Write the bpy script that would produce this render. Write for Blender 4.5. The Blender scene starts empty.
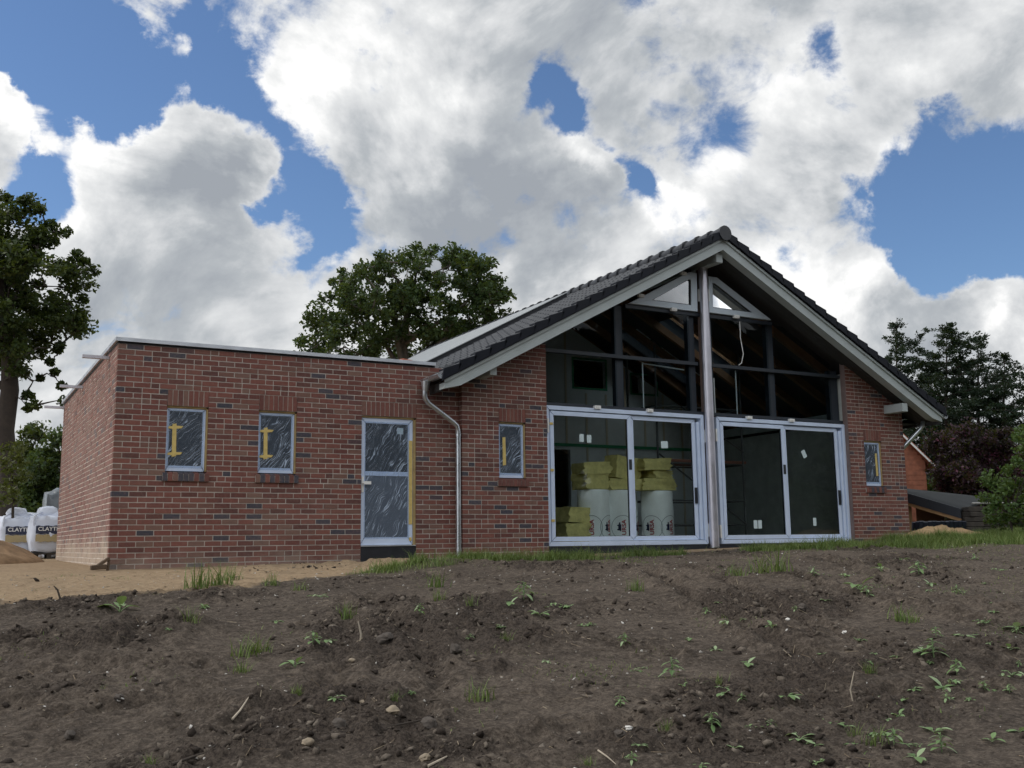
import bpy, math, random
import numpy as np
from mathutils import Vector, Matrix

random.seed(7)
RNG = np.random.default_rng(11)
SC = bpy.context.scene
COL = SC.collection

# ------------------------------------------------------------------ camera
FOC = 1024.366
CAM = np.array([-2.2247, -16.3216, 0.2462])
YAW, PITCH, ROLL = -0.50811, 0.15374, -0.01278
_cy, _sy, _cp, _sp, _cr, _sr = math.cos(YAW), math.sin(YAW), math.cos(PITCH), math.sin(PITCH), math.cos(ROLL), math.sin(ROLL)
_R = np.array([_cy, _sy, 0]); _F0 = np.array([-_sy, _cy, 0]); _U = np.array([0, 0, 1.0])
FWD = _F0 * _cp + _U * _sp
_V = -_F0 * _sp + _U * _cp
AX = _R * _cr + _V * _sr
UPV = -_R * _sr + _V * _cr
cd = bpy.data.cameras.new('camera'); cam = bpy.data.objects.new('camera', cd); COL.objects.link(cam)
M = Matrix.Identity(4)
for i in range(3):
    M[i][0], M[i][1], M[i][2], M[i][3] = AX[i], UPV[i], -FWD[i], CAM[i]
cam.matrix_world = M
cd.sensor_fit = 'HORIZONTAL'; cd.sensor_width = 36; cd.lens = FOC / 1024 * 36
cd.clip_start = 0.05; cd.clip_end = 3000
SC.camera = cam

def ray(px, py):
    return AX * (px - 512) / FOC - UPV * (py - 384) / FOC + FWD
def at(px, py, D):
    """point seen at a photo position, D metres ahead"""
    return CAM + ray(px, py) * D

# ------------------------------------------------------------------ colour management
SC.view_settings.view_transform = 'Standard'; SC.view_settings.look = 'None'
SC.view_settings.exposure = 0.5; SC.view_settings.gamma = 1.0
SC.view_settings.use_curve_mapping = False
try:
    SC.cycles.use_denoising = True
    SC.cycles.max_bounces = 8; SC.cycles.transparent_max_bounces = 24
    SC.cycles.sample_clamp_indirect = 6
except Exception:
    pass

# ------------------------------------------------------------------ sun
SUN_EL, SUN_AZ = math.radians(48), math.radians(-62)      # azimuth from +Y, towards -X
sd = Vector((math.sin(SUN_AZ) * math.cos(SUN_EL), math.cos(SUN_AZ) * math.cos(SUN_EL), math.sin(SUN_EL)))
sl = bpy.data.lights.new('sun', 'SUN'); sl.energy = 1.1; sl.angle = math.radians(14); sl.color = (1, 0.95, 0.88)
so = bpy.data.objects.new('sun', sl); COL.objects.link(so)
so.rotation_euler = (-sd).to_track_quat('-Z', 'Y').to_euler(); so.location = (-20, 0, 40)

# ------------------------------------------------------------------ world: sky + clouds
class NT:
    def __init__(s, nt): s.nt = nt; s.n = nt.nodes; s.l = nt.links
    def new(s, t, **kw):
        n = s.n.new(t)
        for k, v in kw.items(): setattr(n, k, v)
        return n
    def put(s, sock, v):
        if isinstance(v, bpy.types.NodeSocket): s.l.new(v, sock)
        else: sock.default_value = v
    def math(s, op, a, b=None, c=None, clamp=False):
        n = s.new('ShaderNodeMath', operation=op); n.use_clamp = clamp
        s.put(n.inputs[0], a)
        if b is not None: s.put(n.inputs[1], b)
        if c is not None: s.put(n.inputs[2], c)
        return n.outputs[0]
    def vmath(s, op, a, b=None):
        n = s.new('ShaderNodeVectorMath', operation=op)
        s.put(n.inputs[0], a)
        if b is not None: s.put(n.inputs[1], b)
        return n.outputs['Value'] if op in ('DOT_PRODUCT', 'LENGTH') else n.outputs[0]
    def scale(s, v, f):
        n = s.new('ShaderNodeVectorMath', operation='SCALE'); s.put(n.inputs[0], v); s.put(n.inputs['Scale'], f); return n.outputs[0]
    def noise(s, vec, scale, detail=4, rough=.5, dist=0.0, lac=2.0):
        n = s.new('ShaderNodeTexNoise'); n.inputs['Scale'].default_value = scale
        n.inputs['Detail'].default_value = detail; n.inputs['Roughness'].default_value = rough
        n.inputs['Distortion'].default_value = dist; n.inputs['Lacunarity'].default_value = lac
        if vec is not None: s.l.new(vec, n.inputs['Vector'])
        return n.outputs['Fac']
    def smooth(s, v, a, b, lo=0.0, hi=1.0):
        n = s.new('ShaderNodeMapRange', interpolation_type='SMOOTHSTEP'); s.put(n.inputs[0], v)
        n.inputs[1].default_value = a; n.inputs[2].default_value = b; n.inputs[3].default_value = lo; n.inputs[4].default_value = hi
        return n.outputs[0]
    def lin(s, v, a, b, lo=0.0, hi=1.0):
        n = s.new('ShaderNodeMapRange'); s.put(n.inputs[0], v)
        n.inputs[1].default_value = a; n.inputs[2].default_value = b; n.inputs[3].default_value = lo; n.inputs[4].default_value = hi
        return n.outputs[0]
    def mix(s, f, a, b, mode='MIX'):
        n = s.new('ShaderNodeMix', data_type='RGBA', blend_type=mode)
        s.put(n.inputs[0], f)
        for sock, v in ((n.inputs[6], a), (n.inputs[7], b)):
            if isinstance(v, tuple): v = (*v[:3], 1)
            s.put(sock, v)
        return n.outputs[2]
    def ramp(s, f, stops, interp='LINEAR'):
        n = s.new('ShaderNodeValToRGB'); cr = n.color_ramp; cr.interpolation = interp
        while len(cr.elements) < len(stops): cr.elements.new(.5)
        for e, (p, c) in zip(cr.elements, stops):
            e.position = p; e.color = (*c, 1) if len(c) == 3 else c
        s.put(n.inputs[0], f); return n.outputs[0]
    def attr(s, name):
        n = s.new('ShaderNodeAttribute'); n.attribute_name = name; return n

w = bpy.data.worlds.new('World'); SC.world = w; w.use_nodes = True
T = NT(w.node_tree); T.n.clear()
out = T.new('ShaderNodeOutputWorld')
tc = T.new('ShaderNodeTexCoord'); D0 = T.vmath('NORMALIZE', tc.outputs['Generated'])
def nvec(vec, scale, detail, amp):
    n = T.new('ShaderNodeTexNoise'); n.inputs['Scale'].default_value = scale; n.inputs['Detail'].default_value = detail; n.inputs['Roughness'].default_value = .6
    T.l.new(vec, n.inputs['Vector']); return T.scale(T.vmath('SUBTRACT', n.outputs['Color'], (.5, .5, .5)), amp)
D = T.vmath('NORMALIZE', T.vmath('ADD', T.vmath('ADD', D0, nvec(D0, 7, 7, .14)), nvec(D0, 2.5, 2, .02)))
sky = T.new('ShaderNodeTexSky', sky_type='NISHITA'); sky.sun_disc = False
sky.sun_elevation = SUN_EL; sky.sun_rotation = SUN_AZ; sky.air_density = 1.0; sky.dust_density = 0.25; sky.ozone_density = 3.0
bg_sky = T.new('ShaderNodeBackground'); T.l.new(T.mix(1.0, sky.outputs[0], (.86, .955, 1.07), 'MULTIPLY'), bg_sky.inputs[0]); bg_sky.inputs[1].default_value = 0.076
def field(blobs):
    acc = None
    for (px, py, r, wt) in blobs:
        d = ray(px, py); d = d / np.linalg.norm(d)
        dot = T.vmath('DOT_PRODUCT', D, tuple(d))
        k = 2.0 / (r / FOC) ** 2
        e = T.math('EXPONENT', T.math('MULTIPLY_ADD', dot, k, -k))
        acc = T.math('MULTIPLY', e, wt) if acc is None else T.math('MULTIPLY_ADD', e, wt, acc)
    return acc
# where the cover opens (negative) and closes (positive)
COVER = [(205, 42, 24, -.75), (222, 88, 22, -.5), (345, 225, 16, -.5), (60, 55, 75, -1.0), (130, 75, 60, -.9), (15, 60, 60, -.7), (90, 115, 40, -.55), (240, 70, 34, -.6), (258, 120, 30, -.75), (290, 170, 30, -.9), (318, 205, 20, -.8),
         (35, 165, 30, -.7), (8, 180, 30, -.5), (268, 210, 14, -.5), (335, 245, 18, -.55), (22, 125, 22, .55), (5, 118, 26, .7),
         (553, 106, 17, -.66), (580, 124, 19, -.66), (607, 140, 10, -.35), (635, 184, 17, -.7), (615, 160, 11, -.4),
         (935, 165, 55, -1.1), (965, 228, 66, -1.15), (905, 210, 28, -.7), (1010, 180, 50, -1.0), (1040, 235, 50, -.9), (915, 262, 30, -.6), (825, 32, 26, -.46), (850, 85, 28, -.35), (960, 80, 18, -.4),
         (900, 40, 50, .25), (980, 60, 60, .2), (180, 110, 40, .7), (75, 145, 34, .45), (150, 190, 60, .6), (230, 180, 40, .5), (120, 0, 40, .3),
         (595, 165, 22, .55), (820, 130, 60, .5), (860, 290, 40, .5), (1010, 320, 40, .45), (960, 310, 50, .45), (1000, 330, 50, .4), (150, 8, 30, .3), (100, 3, 30, .3), (470, 60, 120, .4), (300, 90, 40, .25)]
SHADE = [(180, 100, 45, .35), (70, 130, 35, .4), (90, 175, 45, .35), (50, 205, 35, .5), (150, 225, 45, .2), (250, 165, 25, .35), (210, 175, 40, -.4), (160, 290, 70, -.25), (230, 300, 60, -.3), (180, 255, 45, .25),
         (230, 320, 30, .3), (380, 60, 70, .35), (300, 110, 50, .3), (310, 215, 40, .3), (470, 90, 60, .1), (470, 200, 90, -.32), (560, 230, 70, -.36), (380, 260, 60, -.12), (300, 265, 40, -.1),
         (590, 155, 18, .55), (665, 205, 26, .9), (645, 150, 40, -.1), (690, 110, 70, .15), (780, 80, 50, .4), (560, 50, 100, -.15), (760, 200, 80, -.15), (720, 160, 50, .1), (800, 270, 45, .5), (840, 305, 40, .45), (900, 320, 60, -.2), (985, 300, 30, -.1), (1015, 315, 20, .7), (930, 60, 60, .1), (640, 30, 60, -.2), (10, 130, 22, .5), (120, 10, 40, .2), (980, 110, 40, -.2)]
pv = T.vmath('MULTIPLY', D0, (1.0, 1.0, 1.35))
nz = T.noise(pv, 4.4, 10, .57, .3)
nz2 = T.noise(T.vmath('ADD', pv, tuple(AX * -0.012 + np.array([0, 0, .03]))), 4.4, 10, .57, .3)
fine = T.noise(pv, 15, 9, .62, .35)
cov = T.math('ADD', field(COVER), .36)
den = T.math('ADD', cov, T.math('MULTIPLY_ADD', nz, 1.9, -.95))
den = T.math('ADD', den, T.math('MULTIPLY_ADD', fine, 1.25, -.625))
alpha = T.smooth(den, -.06, .30)
relief = T.math('SUBTRACT', nz, nz2)
sh = T.math('ADD', T.math('MULTIPLY', field(SHADE), 1.08), .45)
sh = T.math('ADD', sh, T.math('MULTIPLY', relief, 3.6))
sh = T.math('ADD', sh, T.math('MULTIPLY_ADD', fine, .62, -.31))
sh = T.math('ADD', sh, T.smooth(den, .55, .05, 0, .25))
ccol = T.ramp(sh, [(0.0, (.30, .325, .36)), (.3, (.40, .425, .45)), (.55, (.56, .575, .59)), (.8, (.70, .71, .715)), (1.0, (.86, .86, .855))])
bg_cl = T.new('ShaderNodeBackground'); T.l.new(ccol, bg_cl.inputs[0]); 
# unseen cloud behind the viewer and overhead is brightened to light the house front
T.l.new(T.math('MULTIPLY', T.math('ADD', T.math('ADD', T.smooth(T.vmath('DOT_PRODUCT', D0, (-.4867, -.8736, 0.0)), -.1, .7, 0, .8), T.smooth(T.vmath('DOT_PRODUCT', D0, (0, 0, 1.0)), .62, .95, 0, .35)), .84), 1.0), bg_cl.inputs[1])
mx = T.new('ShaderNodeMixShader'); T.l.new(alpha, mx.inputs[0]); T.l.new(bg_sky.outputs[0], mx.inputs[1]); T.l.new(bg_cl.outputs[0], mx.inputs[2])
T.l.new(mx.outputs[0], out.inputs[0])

# ------------------------------------------------------------------ object helpers
def tag(o, label=None, cat=None, group=None, kind=None):
    if label: o['label'] = label
    if cat: o['category'] = cat
    if group: o['group'] = group
    if kind: o['kind'] = kind
    return o
def thing(name, label, cat, loc=(0, 0, 0), group=None, rz=0.0):
    o = bpy.data.objects.new(name, None); COL.objects.link(o); o.location = loc; o.rotation_euler = (0, 0, rz)
    o.empty_display_size = .2
    return tag(o, label, cat, group)
def copy_tree(o, parent=None):
    c = o.copy(); COL.objects.link(c)
    if parent is not None: c.parent = parent
    for ch in list(o.children): copy_tree(ch, c)
    return c

class MB:
    def __init__(s): s.v = []; s.f = []; s.m = []; s.t = []
    def add(s, vs, fs, mi=0, tone=.5):
        b = len(s.v); s.v.extend([tuple(map(float, q)) for q in vs])
        for f in fs: s.f.append([b + i for i in f]); s.m.append(mi); s.t.append(tone)
    def box(s, x0, x1, y0, y1, z0, z1, mi=0, tone=.5):
        v = [(x0, y0, z0), (x1, y0, z0), (x1, y1, z0), (x0, y1, z0), (x0, y0, z1), (x1, y0, z1), (x1, y1, z1), (x0, y1, z1)]
        s.add(v, [(0, 3, 2, 1), (4, 5, 6, 7), (0, 1, 5, 4), (1, 2, 6, 5), (2, 3, 7, 6), (3, 0, 4, 7)], mi, tone)
    def obox(s, c, ax, h, mi=0, tone=.5):
        c = np.array(c, float); a = [np.array(q, float) for q in ax]
        v = []
        for dz in (-1, 1):
            for dx, dy in ((-1, -1), (1, -1), (1, 1), (-1, 1)):
                v.append(c + a[0] * h[0] * dx + a[1] * h[1] * dy + a[2] * h[2] * dz)
        s.add(v, [(0, 3, 2, 1), (4, 5, 6, 7), (0, 1, 5, 4), (1, 2, 6, 5), (2, 3, 7, 6), (3, 0, 4, 7)], mi, tone)
    def quad(s, *p, mi=0, tone=.5): s.add(p, [tuple(range(len(p)))], mi, tone)
    def prism(s, poly, vec, mi=0, tone=.5):
        n = len(poly); v = [np.array(p, float) for p in poly]; v2 = [p + np.array(vec, float) for p in v]
        s.add(v + v2, [tuple(range(n))[::-1], tuple(range(n, 2 * n))] + [(i, (i + 1) % n, n + (i + 1) % n, n + i) for i in range(n)], mi, tone)
    def tube(s, pts, r, n=10, mi=0, cap=True, tone=.5):
        pts = [np.array(p, float) for p in pts]
        if not hasattr(r, '__len__'): r = [r] * len(pts)
        b = len(s.v); prev = None
        for i, p in enumerate(pts):
            d = pts[min(i + 1, len(pts) - 1)] - pts[max(i - 1, 0)]; d /= (np.linalg.norm(d) + 1e-9)
            if prev is None:
                ref = np.array([0, 0, 1.0]) if abs(d[2]) < .9 else np.array([1.0, 0, 0])
                a = np.cross(d, ref)
            else: a = prev - d * np.dot(prev, d)
            a /= np.linalg.norm(a) + 1e-9; prev = a; c = np.cross(d, a)
            for k in range(n):
                t = 2 * math.pi * k / n; s.v.append(tuple(p + (a * math.cos(t) + c * math.sin(t)) * r[i]))
        for i in range(len(pts) - 1):
            for k in range(n):
                k2 = (k + 1) % n
                s.f.append([b + i * n + k, b + i * n + k2, b + (i + 1) * n + k2, b + (i + 1) * n + k]); s.m.append(mi); s.t.append(tone)
        if cap:
            s.f.append([b + k for k in range(n)][::-1]); s.m.append(mi); s.t.append(tone)
            e = b + (len(pts) - 1) * n; s.f.append([e + k for k in range(n)]); s.m.append(mi); s.t.append(tone)
    def build(s, name, mats, parent=None, smooth=False, origin=(0, 0, 0), bevel=0, ang=40):
        me = bpy.data.meshes.new(name)
        o = np.array(origin, float)
        me.from_pydata([tuple(np.array(v) - o) for v in s.v], [], s.f)
        if not isinstance(mats, (list, tuple)): mats = [mats]
        for m in mats: me.materials.append(m)
        me.polygons.foreach_set('material_index', s.m)
        at_ = me.attributes.new('tone', 'FLOAT', 'FACE'); at_.data.foreach_set('value', s.t)
        me.update()
        ob = bpy.data.objects.new(name, me); COL.objects.link(ob)
        if parent is not None: ob.parent = parent
        else: ob.location = origin
        if smooth:
            me.polygons.foreach_set('use_smooth', [True] * len(me.polygons))
            me.set_sharp_from_angle(angle=math.radians(ang))
        if bevel:
            b = ob.modifiers.new('bevel', 'BEVEL'); b.width = bevel; b.segments = 2; b.limit_method = 'ANGLE'
        return ob

def np_mesh(name, verts, faces, mats, parent=None, tone=None, smooth=False, loc=(0, 0, 0), midx=None):
    """verts (N,3), faces (M,k) numpy"""
    me = bpy.data.meshes.new(name); n, m, k = len(verts), len(faces), faces.shape[1]
    me.vertices.add(n); me.vertices.foreach_set('co', np.asarray(verts, np.float32).ravel())
    me.loops.add(m * k); me.loops.foreach_set('vertex_index', np.asarray(faces, np.int32).ravel())
    me.polygons.add(m); me.polygons.foreach_set('loop_start', np.arange(m, dtype=np.int32) * k)
    me.polygons.foreach_set('loop_total', np.full(m, k, np.int32))
    if not isinstance(mats, (list, tuple)): mats = [mats]
    for q in mats: me.materials.append(q)
    if midx is not None: me.polygons.foreach_set('material_index', np.asarray(midx, np.int32))
    if smooth: me.polygons.foreach_set('use_smooth', np.ones(m, bool))
    if tone is not None:
        a = me.attributes.new('tone', 'FLOAT', 'FACE'); a.data.foreach_set('value', np.asarray(tone, np.float32))
    me.update(calc_edges=True); me.validate()
    ob = bpy.data.objects.new(name, me); COL.objects.link(ob); ob.location = loc
    if parent is not None: ob.parent = parent
    return ob

# ------------------------------------------------------------------ materials
def mat(name, base, rough=.6, metal=0.0, var=0.0, vscale=8, bump=0.0, bscale=30, spec=.5, coat=0.0, obj=True, dirt=None):
    m = bpy.data.materials.new(name); m.use_nodes = True; t = NT(m.node_tree); p = t.n['Principled BSDF']
    tcn = t.new('ShaderNodeTexCoord'); v = tcn.outputs['Object']
    base = tuple(base)
    if var or dirt:
        n = t.noise(v, vscale, 6, .6)
        lo = tuple(c * (1 - var) for c in base); hi = tuple(min(1, c * (1 + var)) for c in base)
        c = t.mix(t.lin(n, .3, .7), lo, hi)
        if dirt:
            n2 = t.noise(v, vscale * .35, 8, .65)
            c = t.mix(t.smooth(n2, .52, .72), c, dirt)
        t.l.new(c, p.inputs['Base Color'])
        t.l.new(t.lin(n, .3, .7, max(0, rough - .08), min(1, rough + .1)), p.inputs['Roughness'])
    else:
        p.inputs['Base Color'].default_value = (*base, 1); p.inputs['Roughness'].default_value = rough
    p.inputs['Metallic'].default_value = metal; p.inputs['Specular IOR Level'].default_value = spec
    p.inputs['Coat Weight'].default_value = coat
    if bump:
        b = t.new('ShaderNodeBump'); b.inputs['Strength'].default_value = bump; b.inputs['Distance'].default_value = .01
        t.l.new(t.noise(v, bscale, 5, .6), b.inputs['Height']); t.l.new(b.outputs[0], p.inputs['Normal'])
    return m

def brick_mat(name, dusty=0.0):
    m = bpy.data.materials.new(name); m.use_nodes = True; t = NT(m.node_tree); p = t.n['Principled BSDF']
    tone = t.attr('tone').outputs['Fac']; v = t.new('ShaderNodeTexCoord').outputs['Object']
    c = t.ramp(tone, [(0, (.045, .050, .066)), (.05, (.06, .062, .08)), (.07, (.105, .046, .040)), (.35, (.168, .063, .051)), (.66, (.212, .082, .064)), (.86, (.165, .084, .066)), (.95, (.20, .122, .095)), (1, (.14, .056, .05))])
    n = t.noise(v, 24, 7, .65)
    c = t.mix(t.smooth(n, .4, .75, 0, .6), c, t.mix(.4, c, (.34, .19, .16)))
    n1 = t.noise(v, 9, 5, .6)
    c = t.mix(t.smooth(n1, .5, .72, 0, .55), c, t.mix(.6, c, (.07, .055, .06)))
    big = t.noise(v, .7, 6, .6)
    c = t.mix(t.lin(big, .4, .75, 0, .10 + dusty * .6), c, (.36, .28, .24))
    if dusty:
        c = t.mix(dusty * .8, c, (.40, .29, .26))
        sx = t.new('ShaderNodeSeparateXYZ'); t.l.new(v, sx.inputs[0])
        low = t.math('ADD', t.lin(sx.outputs[2], .0, .75, .8, -.15), t.math('MULTIPLY_ADD', t.noise(v, 2.2, 5, .6), .9, -.45))
        c = t.mix(t.smooth(low, .1, .75, 0, .8), c, (.50, .41, .32))
    else:
        sx = t.new('ShaderNodeSeparateXYZ'); t.l.new(v, sx.inputs[0])
        low = t.math('ADD', t.lin(sx.outputs[2], -.1, .5, .6, -.2), t.math('MULTIPLY_ADD', t.noise(v, 3.2, 5, .6), .8, -.4))
        c = t.mix(t.smooth(low, .15, .8, 0, .5), c, (.40, .34, .28))
    t.l.new(c, p.inputs['Base Color']); p.inputs['Roughness'].default_value = .85; p.inputs['Specular IOR Level'].default_value = .25
    b = t.new('ShaderNodeBump'); b.inputs['Strength'].default_value = .5; b.inputs['Distance'].default_value = .006
    t.l.new(t.noise(v, 70, 6, .7), b.inputs['Height']); t.l.new(b.outputs[0], p.inputs['Normal'])
    return m

def leaf_mat(name, lo, mid, hi, trans=.35, rough=.5):
    m = bpy.data.materials.new(name); m.use_nodes = True; t = NT(m.node_tree)
    for n in list(t.n): t.n.remove(n)
    o = t.new('ShaderNodeOutputMaterial'); tone = t.attr('tone').outputs['Fac']
    c = t.ramp(tone, [(0, lo), (.5, mid), (1, hi)])
    p = t.new('ShaderNodeBsdfPrincipled'); t.l.new(c, p.inputs['Base Color']); p.inputs['Roughness'].default_value = rough; p.inputs['Specular IOR Level'].default_value = .3
    tr = t.new('ShaderNodeBsdfTranslucent'); t.l.new(t.mix(.6, c, (.16, .2, .02), 'MIX'), tr.inputs[0])
    mx_ = t.new('ShaderNodeMixShader'); mx_.inputs[0].default_value = trans
    t.l.new(p.outputs[0], mx_.inputs[1]); t.l.new(tr.outputs[0], mx_.inputs[2]); t.l.new(mx_.outputs[0], o.inputs[0])
    return m

def glass_mat(name, tint=(.72, .8, .8), ior=1.65, rough=.0):
    m = bpy.data.materials.new(name); m.use_nodes = True; t = NT(m.node_tree)
    for n in list(t.n): t.n.remove(n)
    o = t.new('ShaderNodeOutputMaterial'); tr = t.new('ShaderNodeBsdfTransparent'); tr.inputs[0].default_value = (*tint, 1)
    g = t.new('ShaderNodeBsdfGlossy'); g.inputs['Roughness'].default_value = rough; g.inputs[0].default_value = (.95, .97, 1, 1)
    f = t.new('ShaderNodeFresnel'); f.inputs[0].default_value = ior
    v = t.new('ShaderNodeTexCoord').outputs['Object']
    b = t.new('ShaderNodeBump'); b.inputs['Strength'].default_value = .02; b.inputs['Distance'].default_value = .02
    t.l.new(t.noise(v, 1.3, 2, .5), b.inputs['Height']); t.l.new(b.outputs[0], g.inputs['Normal'])
    mx_ = t.new('ShaderNodeMixShader'); t.l.new(f.outputs[0], mx_.inputs[0]); t.l.new(tr.outputs[0], mx_.inputs[1]); t.l.new(g.outputs[0], mx_.inputs[2])
    t.l.new(mx_.outputs[0], o.inputs[0])
    return m

def film_mat(name, dark, glint_mix, ang):
    """crumpled clear polythene stretched over a pane"""
    m = bpy.data.materials.new(name); m.use_nodes = True; t = NT(m.node_tree)
    for n in list(t.n): t.n.remove(n)
    o = t.new('ShaderNodeOutputMaterial'); v = t.new('ShaderNodeTexCoord').outputs['Object']
    mp = t.new('ShaderNodeMapping'); mp.inputs['Rotation'].default_value = (0, ang, 0)
    wn = t.new('ShaderNodeTexNoise'); wn.inputs['Scale'].default_value = 2.6; wn.inputs['Detail'].default_value = 2; t.l.new(v, wn.inputs['Vector'])
    t.l.new(t.vmath('ADD', v, t.scale(t.vmath('SUBTRACT', wn.outputs['Color'], (.5, .5, .5)), .26)), mp.inputs[0])
    wv = t.vmath('MULTIPLY', mp.outputs[0], (21, 1, 1.0))
    n1 = t.noise(wv, 1.0, 2, .6, .35)
    crease_glint = t.smooth(t.math('ABSOLUTE', t.math('SUBTRACT', n1, .5)), .022, .003)
    n2 = t.noise(v, 3.5, 3, .5)
    crease_glint = t.math('MULTIPLY', crease_glint, t.smooth(n2, .36, .60, .12, 1.0))
    tr = t.new('ShaderNodeBsdfTransparent'); tr.inputs[0].default_value = (*dark, 1)
    df = t.new('ShaderNodeBsdfDiffuse'); df.inputs[0].default_value = (.62, .74, .92, 1)
    gl = t.new('ShaderNodeBsdfGlossy'); gl.inputs['Roughness'].default_value = .14; gl.inputs[0].default_value = (.9, .93, 1, 1)
    b = t.new('ShaderNodeBump'); b.inputs['Strength'].default_value = .9; b.inputs['Distance'].default_value = .012
    t.l.new(n1, b.inputs['Height']); t.l.new(b.outputs[0], gl.inputs['Normal'])
    a = t.new('ShaderNodeMixShader'); a.inputs[0].default_value = .07
    t.l.new(tr.outputs[0], a.inputs[1]); t.l.new(gl.outputs[0], a.inputs[2])
    b2 = t.new('ShaderNodeMixShader'); t.l.new(t.math('MULTIPLY_ADD', crease_glint, glint_mix, .085), b2.inputs[0]); t.l.new(a.outputs[0], b2.inputs[1]); t.l.new(df.outputs[0], b2.inputs[2])  # pale diffuse mix paints milky creases plus the film's glints and sheen
    t.l.new(b2.outputs[0], o.inputs[0])
    return m

MT = dict(
    brick=brick_mat('red_brick_front'), brick_side=brick_mat('red_brick_dusty', .33),
    mortar=mat('mortar', (.48, .44, .395), .95, var=.18, vscale=6, bump=.4, bscale=80),
    mortar_side=mat('mortar_dusty', (.70, .63, .55), .95, var=.15, vscale=5, bump=.4, bscale=80),
    frame=mat('frame_film', (.60, .70, .88), .4, var=.07, vscale=3, bump=.05, bscale=20),
    frame2=mat('vent_frame', (.54, .62, .70), .4, var=.05, vscale=3),
    gasket=mat('gasket', (.018, .022, .03), .6),
    anthr=mat('anthracite_steel', (.020, .027, .038), .5, var=.15, vscale=4),
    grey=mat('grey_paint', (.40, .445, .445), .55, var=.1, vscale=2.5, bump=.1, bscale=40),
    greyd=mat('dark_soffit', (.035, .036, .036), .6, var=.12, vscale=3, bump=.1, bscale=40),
    tile=mat('dark_roof_tile', (.011, .013, .018), .42, var=.25, vscale=5, bump=.1, bscale=60, spec=.6), verge=mat('verge_tile', (.007, .009, .015), .45, var=.2, spec=.22),
    zinc=mat('zinc', (.62, .66, .70), .30, metal=.9, var=.14, vscale=4, bump=.05, bscale=20),
    steel=mat('pale_post', (.60, .59, .65), .37, metal=.85, var=.12, vscale=2.5),
    brownp=mat('brown_post', (.17, .125, .115), .5, var=.2, vscale=4),
    coping=mat('coping_metal', (.62, .65, .70), .4, metal=.75, var=.1, vscale=3),
    black=mat('black_membrane', (.012, .014, .02), .55, var=.3, vscale=6, bump=.3, bscale=12),
    wood=mat('raw_timber', (.40, .24, .12), .7, var=.25, vscale=3, bump=.2, bscale=25),
    tanw=mat('reveal_board', (.38, .28, .13), .75, var=.25, vscale=6),
    yellow=mat('yellow_tape', (.62, .47, .16), .5, var=.12, vscale=20),
    white=mat('white_plastic', (.78, .78, .76), .5, var=.05, vscale=8),
    sticker=mat('pane_sticker', (.55, .66, .68), .6),
    darkglass=mat('dark_pane', (.012, .018, .026), .05, spec=.9),
    glass=glass_mat('clear_pane', (.93, .965, .96), 1.25), glassup=glass_mat('upper_pane', (.80, .85, .87), 1.16), glassvent=glass_mat('vent_pane', (.6, .66, .7), 1.48),
    film=film_mat('polythene_film', (.82, .87, .93), .62, math.radians(-42)), film2=film_mat('polythene_film_steep', (.82, .87, .93), .62, math.radians(-30)),
    board=mat('grey_board', (.62, .65, .65), .85, var=.08, vscale=3),
    boardd=mat('joint_strip', (.56, .50, .38), .85), green=mat('green_tape', (.04, .26, .12), .6),
    conc=mat('raw_blockwork', (.42, .44, .42), .9, var=.15, vscale=4), floor=mat('screed_floor', (.42, .41, .40), .9, var=.15, vscale=3),
    deck=mat('roof_membrane', (.05, .045, .045), .8), raft=mat('rafter_timber', (.20, .10, .045), .7, var=.25, vscale=3),
    pv=mat('solar_glass', (.012, .016, .03), .12, spec=.7, coat=.6), alu=mat('aluminium', (.7, .72, .74), .3, metal=1),
    bark=mat('bark', (.045, .036, .03), .9, var=.35, vscale=7, bump=.8, bscale=14),
    barkg=mat('grey_bark', (.10, .088, .075), .9, var=.35, vscale=7, bump=.8, bscale=14),
)
# ------------------------------------------------------------------ terrain
def _hash(ix, iy, seed):
    h = (ix.astype(np.int64) * 374761393 + iy.astype(np.int64) * 668265263 + seed * 2147483647) & 0xffffffff
    h = ((h ^ (h >> 13)) * 1274126177) & 0xffffffff
    return ((h ^ (h >> 16)) & 0xffff) / 65535.0
def vnoise(x, y, seed=0):
    ix = np.floor(x); iy = np.floor(y); fx = x - ix; fy = y - iy
    fx = fx * fx * fx * (fx * (fx * 6 - 15) + 10); fy = fy * fy * fy * (fy * (fy * 6 - 15) + 10)
    a = _hash(ix, iy, seed); b = _hash(ix + 1, iy, seed); c = _hash(ix, iy + 1, seed); d = _hash(ix + 1, iy + 1, seed)
    return (a * (1 - fx) + b * fx) * (1 - fy) + (c * (1 - fx) + d * fx) * fy - .5
def fbm(x, y, scale, oct=4, seed=0, gain=.5):
    s = 0; a = 1.0; f = 1.0 / scale
    for i in range(oct):
        cth, sth = math.cos(i * 1.3 + .4), math.sin(i * 1.3 + .4)
        s = s + a * vnoise((x * cth + y * sth) * f + 17.3 * i, (-x * sth + y * cth) * f + 5.1 * i, seed + i); a *= gain; f *= 2.03
    return s
_FH = np.array([FWD[0], FWD[1]]) / math.hypot(FWD[0], FWD[1]); _AH = np.array([_FH[1], -_FH[0]])
PROF = [(-.5, [(-60, -1.7), (0, -1.42), (6, -1.02), (8, -.71), (11, -.31), (13, -.14), (15.5, -.05), (22, 0), (40, .1), (400, .4)]),
        (0.0, [(-60, -1.7), (0, -1.42), (6, -1.06), (8.5, -.66), (12, -.27), (15, -.11), (17, -.03), (19, 0), (24, .08), (40, .15), (400, .4)]),
        (0.5, [(-60, -1.7), (0, -1.42), (6, -1.1), (8, -.86), (11, -.5), (14, -.17), (17, .03), (19, .1), (23, .24), (40, .35), (400, .5)])]
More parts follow.
